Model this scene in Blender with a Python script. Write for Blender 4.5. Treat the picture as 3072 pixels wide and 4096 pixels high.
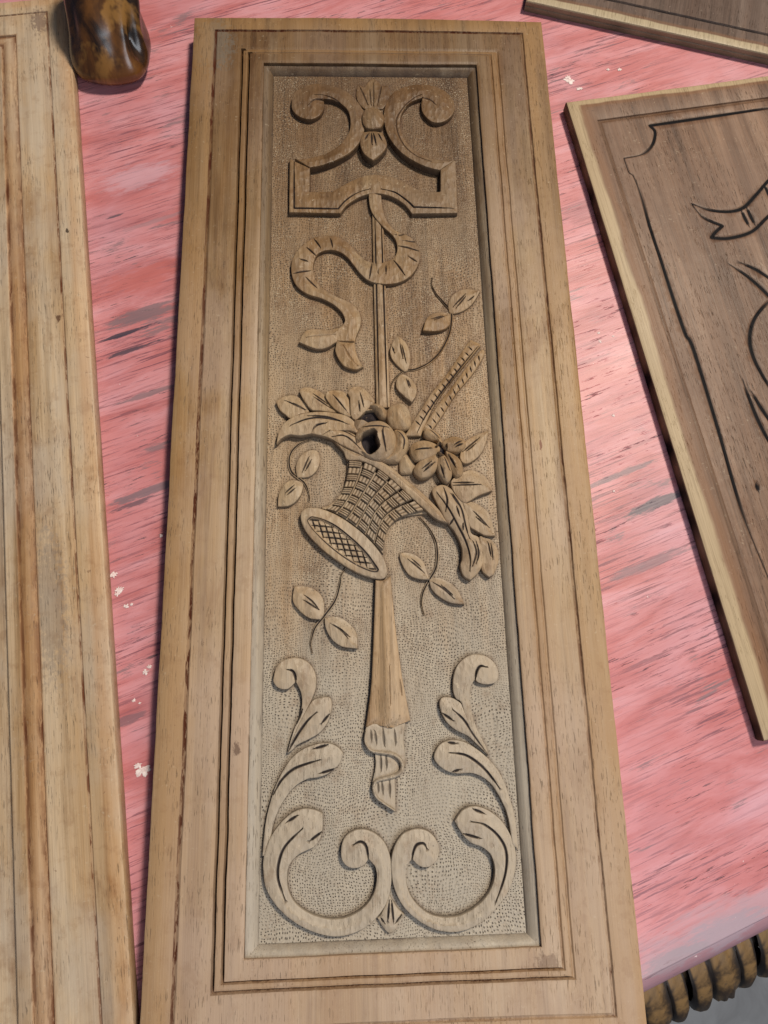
import bpy, math, random
import numpy as np
from mathutils import Vector, Matrix, noise as mn
from mathutils.geometry import delaunay_2d_cdt

random.seed(7); rng = np.random.default_rng(7)
for o in list(bpy.data.objects): bpy.data.objects.remove(o)
scene = bpy.context.scene; col = scene.collection
MM = 0.001
FACE = 22.0            # height of the carved panel's face above the table, mm

# ------------------------------------------------------------------ camera
cam_d = bpy.data.cameras.new('camera'); cam = bpy.data.objects.new('camera', cam_d); col.objects.link(cam)
cam_d.sensor_fit = 'HORIZONTAL'; cam_d.sensor_width = 36.0; cam_d.lens = 36.0*2700/3072
cam_d.clip_start = 0.01; cam_d.clip_end = 50
Rw = Matrix(((0.9990956,-0.02598645,0.03365527),(-0.01690655,-0.96903664,-0.24633749),(0.03901462,0.24554571,-0.96859959)))
cam.matrix_world = Matrix.Translation((-0.018508,-0.183767,0.483805+FACE*MM)) @ (Matrix(((1,0,0),(0,-1,0),(0,0,-1))) @ Rw).transposed().to_4x4()
scene.camera = cam
# ------------------------------------------------------------------ light: an indoor workshop, daylight from a window on the right, plus an added fill
world = bpy.data.worlds.new('World'); scene.world = world; world.use_nodes = True
bg = world.node_tree.nodes['Background']; bg.inputs[0].default_value = (0.44,0.60,1.0,1); bg.inputs[1].default_value = 0.085
def area(name, loc, target, size, power, color):
    d = bpy.data.lights.new(name, 'AREA'); d.shape = 'SQUARE'; d.size = size; d.energy = power; d.color = color
    o = bpy.data.objects.new(name, d); col.objects.link(o); o.location = loc
    o.rotation_euler = (Vector(target)-Vector(loc)).to_track_quat('-Z','Y').to_euler(); return o
area('window_light', (1.08,1.10,2.5), (0.1,-0.1,0), 0.38, 92, (1.0,0.90,0.75))
area('fill_light', (0.40,-0.80,0.95), (0.10,-0.34,0), 0.60, 6.3, (0.86,0.92,1.0))  # added soft fill that brightens the lower end, no known lamp
vs = scene.view_settings; vs.view_transform = 'Standard'; vs.look = 'None'; vs.exposure = 0.0; vs.gamma = 1.0
scene.render.engine = 'CYCLES'

# outlines measured off the panel, in millimetres from the centre of its field; a trailing 1 marks a sharp corner
OUT = {
 'scrollL': [(-70.39,309.01), (-68.73,320.57), (-61.79,328.34), (-48.65,334.23), (-34.01,332.02), (-20.89,325.48), (-12.28,314.82), (-6.96,302.44), (-6.64,288.4), (-9.78,274.5), (-17.42,262.46), (-28.91,253.57), (-43.12,247.1), (-54.41,244.38,1), (-67.14,253.41,1), (-53,255.5), (-38.8,260.65), (-27.33,269.25), (-20.31,281.36), (-18.99,293.56), (-21.17,303.74), (-26.9,310.78), (-34.13,314.99), (-42.28,315.99,1), (-42.17,307.47), (-45.81,298.63), (-53.02,294.2), (-61.66,295.88), (-68.17,301.62)],
 'scrollR': [(73.49,310.17), (70.96,321.27), (61.78,330.41), (48.6,334.28), (33.72,332.32), (21.7,325.87), (14.05,315.04), (10.45,300.81), (11.49,285.03), (15.77,272.92), (24.02,260.61), (35.15,251.12), (46.35,245.08), (56.93,242.08,1), (70.78,252.63,1), (63.92,253.45), (52.51,255.11), (41.23,260.17), (31.51,269.56), (25.42,281.64), (24.36,293.86), (27.62,304.47), (34.51,313.07), (44.99,318.17,1), (43.78,309.93), (45.04,301.06), (51.28,293.17), (58.49,291.29), (65.95,294.68), (71.41,301.26)],
 'knot': [(0.96,307.21), (7.58,304.61), (10.31,297.94), (9.82,290.06), (6.65,284.47), (0.43,283.04), (-5.58,284.39), (-8.36,289.93), (-8.5,297.8), (-5.48,304.51)],
 'palmette': [(-6.55,308.37,1), (-11.55,314.57), (-13.59,324.41), (-11.22,334.38), (-6.09,332.61), (-2.29,338.1), (2.23,341.8,1), (6.59,338.19), (10.18,333.68), (14.61,333.72), (16.58,324.68), (13.8,314.78), (9.53,308.5,1)],
 'bud': [(-7.93,281.3,1), (-10.98,271.45), (-9.57,262.04), (-5.43,255.25), (-0.24,251.55,1), (5.28,256.15), (10.91,263.85), (12.1,270.71), (8.78,281.41,1), (0.45,282.74)],
 'cartouche': [(-71.43,253.84,1), (-71.53,199.72,1), (-28.77,198.77,1), (-23.11,207.04), (-13.93,213.91), (-4.05,218.03), (5.79,218.05), (15.55,214.94), (25.16,207.91), (31.56,198.47,1), (70.03,199.14,1), (71.16,253.08,1), (57.72,242.52,1), (56.71,220.79,1), (42.55,220.76,1), (32.84,226.04), (21.73,232.67), (11.92,236.66), (-2.22,237.62), (-15.03,233.24), (-26.38,226.4), (-34.85,220.61,1), (-54.42,220.57,1), (-54.45,244.48,1)],
 'ribbon': [(8.27,233.06,1), (6.14,221.44), (6.51,208.32), (9.38,195.34), (14.7,186.49), (20.8,182.17), (28.3,178.5), (33.64,172.93), (36.72,163.45), (35.61,152.5), (31.15,143.21), (24.1,136.31), (14.48,132.52), (3.64,132.26), (-5.77,134.9), (-12.42,141.05), (-17.72,148.78), (-23.72,157.33), (-29.81,162.02), (-36.61,163.91), (-43.43,162.83), (-48.89,158.94), (-51.6,151.19), (-51.61,143.49), (-48.92,135.83), (-42.22,128.2), (-32.88,122.11), (-23.55,117.55), (-16.95,111.51), (-13.61,104.04), (-13.76,95.16), (-17.08,86.38), (-18.5,80.56,1), (-31.91,81.24,1), (-33.17,87.96), (-30.49,92.63), (-27.81,95.26), (-26.04,99.67), (-29.01,107.11), (-35.62,113.86), (-44.93,119.16), (-55.62,122.98), (-63.66,129.05), (-68,137.43), (-69.43,148.16), (-67.6,157.43), (-62.49,166), (-54.34,173.84), (-46.12,177.94), (-36.51,178.72), (-28.98,176.97), (-21.5,170.64), (-16.13,163.56), (-9.42,156.51), (-4.01,153.85), (2.78,152.75), (9.65,154.13), (15.92,158.01), (18.06,165.06), (17.06,172.95), (13.1,179.31), (6.38,186.5), (-0.33,196.14), (-3.62,205.05), (-4.61,218.13), (-3.04,233.03,1)],
 'tailL': [(-29.83,92.62), (-39.74,91.66), (-51.61,92.48), (-58.19,89.6), (-62.75,80.17,1), (-56.85,77.23), (-49,74.14), (-41.15,74.94), (-34.56,78.94), (-31.91,82.11)],
 'tailR': [(-32.3,81.83,1), (-34.08,73.44), (-32.05,66.23), (-26.91,59.04), (-17.83,55.97), (-12.04,58.9,1), (-16.34,67.53), (-18.43,76.2), (-18.48,81.28,1)],
 'staff': [(-2.09,203.39,1), (7.15,203.39,1), (8.13,24.44,1), (-2.6,24.57,1)],
 'leafA': [(58.7,107.79,1), (58.42,115.78), (63.18,123.8), (73,128.65), (85.47,126.75,1), (78.35,114.91), (70.52,108.62), (62.26,105.96)],
 'leafB': [(59.73,106.58,1), (51.43,107.98), (43.18,104.29), (38.91,98.36), (36.14,89.5,1), (43.85,88.86), (53.29,90.56), (58.68,96.44)],
 'leafC': [(20.34,54.81,1), (13.72,61.31), (9.48,69.27), (10.92,77.95), (16.48,86.39,1), (22.28,80.78), (25.29,72.03), (25.37,63.36), (23.02,56.21)],
 'leafD': [(17.35,52.46), (13.78,46.82), (13.59,40.48), (18.06,34.12), (25.1,27.77,1), (28.42,33.31), (29.39,41.72), (25.73,48.83), (21.28,52.42)],
 'rail1': [(72.4,79.12), (77.02,80.55), (82.16,77.14), (79.65,73.23), (68.95,60.31), (54.86,42.64), (42.29,24.58), (30.96,0.05,1), (18.83,0.21,1), (27.69,15.09), (40.12,34.36), (55.42,53.99)],
 'rail2': [(82.98,73.27), (84.71,68.88), (75.38,53.1), (61.27,36.21), (48.58,16.83), (38.93,3.23,1), (31.92,4.69,1), (45.07,25.19), (59.02,43.29), (71.82,60.31)],
 'rim': [(-37.01,-2.99,1), (-23.89,-10.23), (-8.93,-16.41), (4.7,-23.47), (16.9,-33.88), (30.18,-45.76), (42.04,-58.79), (49.52,-70.34,1), (40.43,-67.02), (32.69,-60.29), (18.95,-46.87), (8.11,-35.69), (-4.12,-25.71), (-15.27,-20.28), (-25.51,-19.08), (-28.93,-12.15)],
 'body': [(-26.15,-17.46,1), (-26.13,-26.04), (-27.76,-36.47), (-31.58,-45.47), (-38.06,-52.42), (-46.07,-55.73,1), (-34.42,-60.13), (-19.83,-70.51), (-7.82,-82), (-0.12,-91.46,1), (0.41,-85.27), (1.86,-76.56), (6.27,-68.08), (13.56,-63.77), (22.26,-62.4), (33.46,-61.32), (37.21,-60.75,1), (19.13,-45.66), (8.24,-34.43), (-4.04,-24.4), (-15.24,-18.95)],
 'ring': [(-60.81,-63.08), (-58.88,-57.81), (-52.76,-56.01), (-44.18,-57.55), (-31.97,-63.34), (-18.64,-73.27), (-7.88,-84.07), (-0.25,-95.33), (2.26,-105.41), (-0.64,-110.32), (-8.44,-109.79), (-20.37,-105.3), (-32.31,-97.76), (-44.3,-88.32), (-53.96,-78.23), (-58.83,-70.66)],
 'ringin': [(-55.88,-65.7), (-53.07,-63.48), (-45.49,-65), (-34.52,-70.87), (-22.43,-81.1), (-12.87,-91.21), (-6.41,-100.55), (-4.44,-104.25), (-8.32,-104.9), (-17.9,-100.93), (-29.87,-93.33), (-41.91,-83.22), (-51.61,-73.07)],
 'wL': [(-25.53,-19.53), (-26.4,-28.98), (-29.65,-41.92), (-36.17,-51.83), (-42.95,-57.07)],
 'wR': [(32.18,-60.02), (21.56,-62.51), (11.57,-66.26), (3.96,-74.32), (0.01,-89.8)],
 'wT': [(-25.53,-19.53), (-14.03,-21.28), (-3.49,-26.7), (8.13,-36.3), (19.01,-47.23), (32.18,-60.02)],
 'wB': [(-42.95,-57.07), (-31.95,-61.32), (-18.61,-71.14), (-7.84,-82.21), (0.01,-89.8)],
 'sl1': [(-80.43,29.62,1), (-74.74,34.12), (-67.06,35.71), (-60.63,32.16), (-56.13,25.2), (-55.23,20.37), (-61.85,18.81), (-68.19,15.33), (-73.05,18.94), (-77.16,22.69)],
 'sl2': [(-61.9,37.51), (-59.6,40.97), (-54.2,41.9), (-46.48,38.74), (-40.71,33.11), (-33.74,21.28), (-36.31,19.94), (-45.24,21.42), (-52.9,22.47), (-58.02,29.15)],
 'sl3': [(-41.97,32.9), (-40.02,37.75), (-33.57,39.35), (-27.15,37.61), (-23.11,30.61), (-22.28,16.82), (-28.65,18.27), (-36.26,23.85)],
 'sl4': [(-22.98,31.3), (-24.59,36.19), (-20.65,41.04), (-14.17,41.95), (-7.81,36.29), (-3.85,28.73), (-8.08,23.52), (-13.31,18.08), (-18.5,13.36), (-22.53,17.51)],
 'sl5': [(-79.15,-5.87,1), (-77.39,3.75), (-72.44,11.79), (-62.99,17.79), (-49.01,20.36), (-36.27,19.52), (-24.83,16.37), (-17.3,8.38), (-16.15,1.6), (-23.72,4.13), (-33.86,3.85), (-43.99,0.62), (-52.57,2.08,1), (-61.64,0.45), (-69.19,1.36), (-75.44,-1.64)],
 'sl6': [(-53.04,1.89,1), (-49,7.91), (-41.39,10.11), (-28.73,8.33), (-17.39,2.77), (-13.79,-8.01), (-7.71,-18.73), (-21.41,-11.91), (-31.41,-6.7), (-37.68,-2.61), (-45.23,0.18)],
 'roseback': [(-20.46,8.11), (-18.68,16.63), (-12.23,22.02), (-3.67,22.47), (0.91,16.67), (-1.38,11.25), (-8.45,7.28), (-17.38,3.35)],
 'budtop': [(-8.72,24.33), (-4.81,27.59), (1.56,26), (5.65,20.45), (4.73,14.99), (-0.01,14.36), (-4.33,20.57)],
 'budR': [(4.8,17.72), (8.33,24.96), (16.13,27.91), (21.66,23.98), (24.56,15.43), (23.09,6.6), (15.9,4.66), (9.34,6.77), (5.68,12.25)],
 'rose': [(-19.45,-1.79), (-16.32,5.52), (-9.05,10.68), (0.45,11.64), (7.9,6.96), (11.71,-0.86), (10.92,-10.17), (6.21,-17.49), (-1.61,-20.79), (-10.27,-18.69), (-16.63,-12.43)],
 'petR': [(10.29,4.46), (17.18,4.91), (21.51,-2.16), (20.43,-11.52), (14.21,-20.45), (7.26,-21.54), (-1.47,-19.83), (6.85,-13.99), (10.87,-6.04)],
 'petunder': [(13.37,-22.68), (15.13,-14.74), (20.22,-14.14), (26.91,-21.55), (24.73,-29.18), (14.9,-29.82)],
 'fp1': [(21.9,-13.93), (23.88,-7.59), (31.57,-4.49), (39.09,-5.93), (45.17,-10.94), (42.39,-16.6), (34.69,-20.45), (25.88,-21.64)],
 'fp2': [(32.88,0.69), (35.12,5.79), (40.92,4.5), (46.03,-0.55), (47.68,-8.62), (41.73,-5.86), (35.5,-3.37)],
 'fp3': [(46.66,-7.45), (54.57,-1.4), (63.39,-2.72), (65.32,-9.04), (59.2,-14.55), (50.16,-13.49)],
 'fp4': [(48.9,-13.47), (56.33,-16.23), (61.3,-22.25), (61.8,-31.44), (56.85,-35.01), (53.11,-30), (50.37,-22.09)],
 'fp5': [(43.8,-17.72), (48.61,-16.87), (52.66,-23.77), (53.32,-32.93), (49.4,-38.97), (44.58,-35.65), (41.59,-27.54)],
 'fp6': [(24.07,-29.98), (27.07,-23.23), (34.79,-18.08), (43.07,-15.55), (44.49,-20.2), (42.15,-27.38), (36.64,-33.43), (29.09,-35.26)],
 'fback': [(60.49,-16.72), (65.2,-5.37), (74.53,0.6), (84.42,4.28,1), (81.17,-6.27), (76.09,-15.88), (67.42,-22.42), (62.36,-22.07)],
 'fhole': [(42.37,-9.27), (46.47,-7.73), (50.16,-9.65), (49.91,-14.68), (46.6,-18.33), (42.91,-16.56)],
 'cr1': [(52.28,-38), (59.7,-31.29), (69.01,-27.87), (77.91,-31.57), (83.09,-39.53), (83.62,-45.02,1), (72.81,-48.74), (66.31,-52.52), (61.22,-54.11), (55.31,-47.55)],
 'cr2': [(60.61,-53.71), (67.56,-52.67), (76.29,-57.32), (80.86,-64.07), (83.67,-79.84,1), (75.89,-79.45), (68.95,-75.54), (64.57,-72.04), (63.17,-63.76)],
 'cr3': [(37.82,-44.31), (46.55,-39.64), (55.27,-45.63), (62.23,-55.68), (64.8,-65.31), (65.38,-76.7), (70.95,-80.58), (73.76,-86.88), (73.56,-98.03), (69.35,-106.78), (62.68,-112.73,1), (58,-109.6), (55.95,-102.6), (57.62,-96.48), (57.49,-87.81), (53.6,-77.74), (47.29,-68.17), (42.23,-57.26)],
 'cr4': [(71.58,-80.52), (79.57,-81.42), (84.33,-88.03), (84.89,-97.99), (80.53,-108), (76.7,-110.61,1), (71.67,-105.12), (72.92,-92.79)],
 'leafE': [(-63.57,-31.65,1), (-64.87,-23.49), (-61.78,-15.6), (-55.51,-10.37), (-48.96,-10.19), (-46.58,-17.15), (-48.48,-25.05), (-54.23,-30.87)],
 'leafF': [(-78.09,-54.16,1), (-77.1,-44.44), (-72.74,-36.75), (-66.58,-33.47), (-59.74,-35.92), (-60.2,-43.43), (-64,-50.05), (-70.12,-53.78)],
 'leafG': [(12,-92.03), (17.67,-90.65), (23.95,-92.88), (29.26,-97.93), (31.52,-105.36), (33.57,-111.51,1), (25.46,-110.85), (18.3,-107.53), (13.69,-100.08)],
 'leafH': [(32.74,-110.96,1), (39.69,-109.78), (47.48,-113.26), (53.79,-119.36), (57.97,-129.96,1), (47.76,-128.69), (38.8,-123.25), (34.17,-117.62)],
 'leafI': [(-66.23,-124.67), (-65.27,-114.25,1), (-57.98,-114.14), (-49.9,-117.2), (-44.71,-123.84), (-43.98,-134.22), (-46.57,-138.53,1), (-54.05,-137.33), (-60.76,-132.55)],
 'leafJ': [(-43.47,-137.44,1), (-34.69,-136.74), (-26.72,-141.03), (-20.9,-148.83), (-20.3,-159.6,1), (-31.67,-157.68), (-38.67,-152.21), (-42.73,-144.5)],
 'swag': [(-6.42,-111.18,1), (-0.39,-111.31), (4.68,-108.11,1), (5.58,-122.58), (6.82,-141.98), (8.77,-162.28), (11.06,-182.18), (13.89,-199.3), (15.53,-209.54,1), (8.21,-211.96), (2.54,-214.05), (-4.27,-212.68), (-10.46,-211.79), (-14.46,-212.87,1), (-15.45,-212.6,1), (-13.77,-203.35), (-11.14,-185.28), (-9.21,-160.59), (-7.34,-128.79)],
 'fold1': [(-14.93,-212.02,1), (-16.57,-220.04), (-14.45,-225.64), (-8.37,-230.51), (-0.96,-231.07), (5.41,-233.6), (8.99,-237.43), (10.88,-240.16,1), (11.21,-230.26), (10.5,-222), (12.44,-208.96,1), (2.09,-211.06), (-7.89,-210.19)],
 'fold2': [(-9.65,-228.84,1), (-9.2,-238.31), (-11.69,-248.84,1), (-8.63,-248.32), (-1.31,-247.3), (5.65,-245.64), (9.79,-241.39), (8.66,-235.07), (3.42,-231.38), (-3.47,-228.39)],
 'fold3': [(-10.03,-247.23,1), (-11.5,-253.4), (-9.51,-259.26), (-4.32,-263.11), (0.88,-266.09), (3.46,-268.01,1), (3.73,-258.81), (3.59,-245.77,1), (-2.55,-246.21)],
 'curlL': [(-79.2,-178.28), (-77.12,-171), (-72.11,-166.43), (-63.9,-164.89), (-55.66,-167.92), (-50.58,-175.02), (-49.64,-184.35), (-52.63,-193.49), (-56.67,-201.21), (-60.68,-209.5), (-65.16,-219.62), (-69.08,-228.37,1), (-67.54,-222.09), (-64.94,-213.88), (-60.97,-203.68), (-59.25,-195.93), (-60.23,-188.03), (-63.8,-181.33,1), (-69.2,-185.95), (-75.31,-185.26), (-78.74,-181.87)],
 'acL1': [(-69.03,-228.33,1), (-65.52,-218.93), (-60.9,-208.83), (-55.83,-199.91), (-51.51,-194.16), (-44.73,-192.25), (-39.72,-193.17), (-38.96,-200.37), (-41.84,-209.36), (-47.5,-215.87), (-55.52,-220.11), (-62.17,-223.09), (-66.13,-226.77)],
 'acL2': [(-31.05,-229.61,1), (-34.88,-225.57), (-40.87,-222.86), (-48.88,-223.14), (-58.21,-226.04), (-66.14,-231.61), (-72.27,-240.18), (-77.14,-249.93), (-81,-262.04), (-83.39,-274.02), (-84.88,-291.77,1), (-80.79,-291.9,1), (-78.73,-275.37), (-75.49,-265.85), (-69.87,-256.29), (-63.38,-249.37), (-55.51,-245.28), (-47.6,-244.28), (-40.98,-241.99), (-34.04,-236.32)],
 'cL': [(-45.43,-267.22,1), (-51.58,-264.65), (-59.09,-263.99), (-66.56,-266.82), (-73.96,-272.97), (-79.79,-281.03), (-83.48,-290.44), (-84.04,-299.85), (-82.1,-310.58), (-76.29,-320.01), (-67.51,-328.42), (-55.92,-335.32), (-42.94,-339.67), (-31.4,-340.1), (-19.76,-336.65), (-9.42,-329.22), (-3.03,-319.98), (-0.52,-309.43), (-0.62,-297.3), (-3.78,-287.65), (-9.76,-281.27), (-17.19,-278.13), (-24.69,-278.57), (-30.72,-282.37), (-33.19,-289.41), (-32.37,-296.23), (-27.98,-300.29), (-22.07,-300.76), (-17.58,-298.62), (-15.3,-295.72,1), (-10.81,-301.01), (-10.11,-309.09), (-13.27,-318.29), (-20.88,-325.92), (-31.28,-330.25), (-42.9,-330.48), (-54.49,-326.68), (-63.23,-320.48), (-67.8,-312.41), (-68.62,-303.06), (-66.32,-296.43), (-60.46,-291.21), (-51.58,-287.43), (-46.97,-282.11), (-45.31,-275.28)],
 'cR': [(42.99,-274.65,1), (48.18,-268.51), (55.96,-265.94), (64.99,-268.34), (73.74,-274.66), (79.51,-283.5), (82.58,-293.27), (81.77,-304.17), (77.14,-316.15), (67.41,-327.77), (55.02,-336.78), (41.31,-340.57), (28.22,-339.05), (16.76,-333.43), (6.82,-324.55), (1.28,-313.49), (-0.44,-301.37), (1.37,-290.56), (6.71,-282.5), (14.35,-279.15), (21.88,-279.4), (28.05,-283.2), (31.5,-290.19), (30.11,-297.66), (23.95,-301.93), (18.02,-300.91), (13.41,-296.69,1), (9.66,-301.71), (9.34,-311.11), (12.84,-320.54), (21.34,-328.75), (31.47,-332.13), (43.26,-331.64), (55.38,-326.02), (64.26,-317.03), (67.95,-306.41), (66.33,-296.84), (60.51,-291.16), (53.14,-288.16), (47.42,-282.45)],
 'finial': [(-2.04,-318.44,1), (-7.62,-329.2), (-10.31,-331.33,1), (-6.37,-337.61), (-2.66,-340.73,1), (1.48,-338.55), (3.96,-334.08), (7.17,-330,1), (2.75,-325.89)],
 'curlR': [(46.32,-189.52), (47.56,-178.86), (52.16,-170.88), (60.82,-165.93), (70.57,-166.86), (76.94,-172.18), (79.04,-178.32), (77.36,-184.72), (70.71,-186.56), (64.28,-185.05), (62.35,-182.6,1), (58.85,-187.85), (57.66,-196.44), (59.11,-206.98), (62.18,-217.46), (67.11,-227.88), (68.75,-234.05,1), (61.56,-223.24), (55.36,-212.74), (51.76,-198.65), (48.08,-195.52)],
 'acR1': [(36.49,-201.11), (37.58,-195.23), (43.93,-194.61), (50.61,-198.21), (56.04,-204.26), (60.89,-214.81), (65.69,-225.24), (68.01,-233.6,1), (61.27,-226.65), (54.83,-220.7), (46.9,-216.61), (40.14,-210.34)],
 'acR2': [(30.96,-234.46), (34.26,-226.94), (41.19,-223.43), (50.64,-224.08), (59.86,-228.95), (69.11,-236.85), (76.51,-247.16), (81.16,-260.99), (84.03,-274.58), (84.82,-293.9,1), (80.89,-290.18,1), (79.08,-273.21), (75.19,-262.29), (67.92,-251.02), (57.55,-245.08), (45.49,-244.72), (36.29,-241.18)],
 'pocket': [(-55.03,248.67,1), (-43.34,251.08), (-29.01,257.61), (-17.41,266.58), (-10.32,276.13), (-6.99,283.98,1), (9.01,284.08,1), (12.87,276.25), (16.09,277.14), (24.41,264.71), (35.65,255.14), (46.95,249.04), (58.65,246.35,1), (57.59,223.77,1), (43.03,223.74,1), (33.25,229.07), (22.05,235.75), (12.16,239.77), (-2.1,240.74), (-15.01,236.32), (-26.45,229.43), (-34.99,223.59,1), (-55,223.56,1)],
}
STEMS = {
 'stem1': [(46.4,140.07), (45.69,133.13), (48.5,125.44), (54.89,116.26), (59.99,109.43), (60.25,101.15), (57.55,87.77), (50.15,73.13), (40.38,63.05), (29.56,57.38), (21.61,56.31), (16.24,53.21), (10.79,46.85), (8.21,39.09)],
 'stem2': [(-53.77,-0.93), (-62.01,-4.19), (-68.29,-10.82), (-70.11,-18.78), (-68.16,-26.75), (-63.13,-31.43), (-58.12,-36.09), (-54.98,-43.95), (-54.6,-50.42)],
 'stem3': [(27.51,-63.41), (34.62,-72.48), (39.14,-82.69), (39.92,-92.73), (38.24,-102.62), (33.61,-110.52), (30.34,-115.95), (27.66,-121.96), (26.75,-129.77), (28.51,-136.99)],
 'stem4': [(-27.85,-101.3), (-31.22,-106.58), (-32.62,-114.52), (-35.99,-124.98), (-43.88,-135.86), (-50.38,-144.08), (-52.96,-151.68), (-53.6,-156.74), (-52.32,-162.45)],
 'hem': [(-15,-214.61), (-16.19,-220.98), (-14.68,-225.73), (-11.26,-228.75), (-4.87,-229.95), (1.8,-231.03), (6.79,-233.95), (9.05,-238.55), (7.58,-242.77), (2.98,-245.25), (-3.3,-246.55), (-8.63,-247.88), (-10.68,-250.67), (-10.76,-254.37), (-8.75,-258.61), (-3.72,-262.56), (3.12,-267.04)],
}
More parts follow.
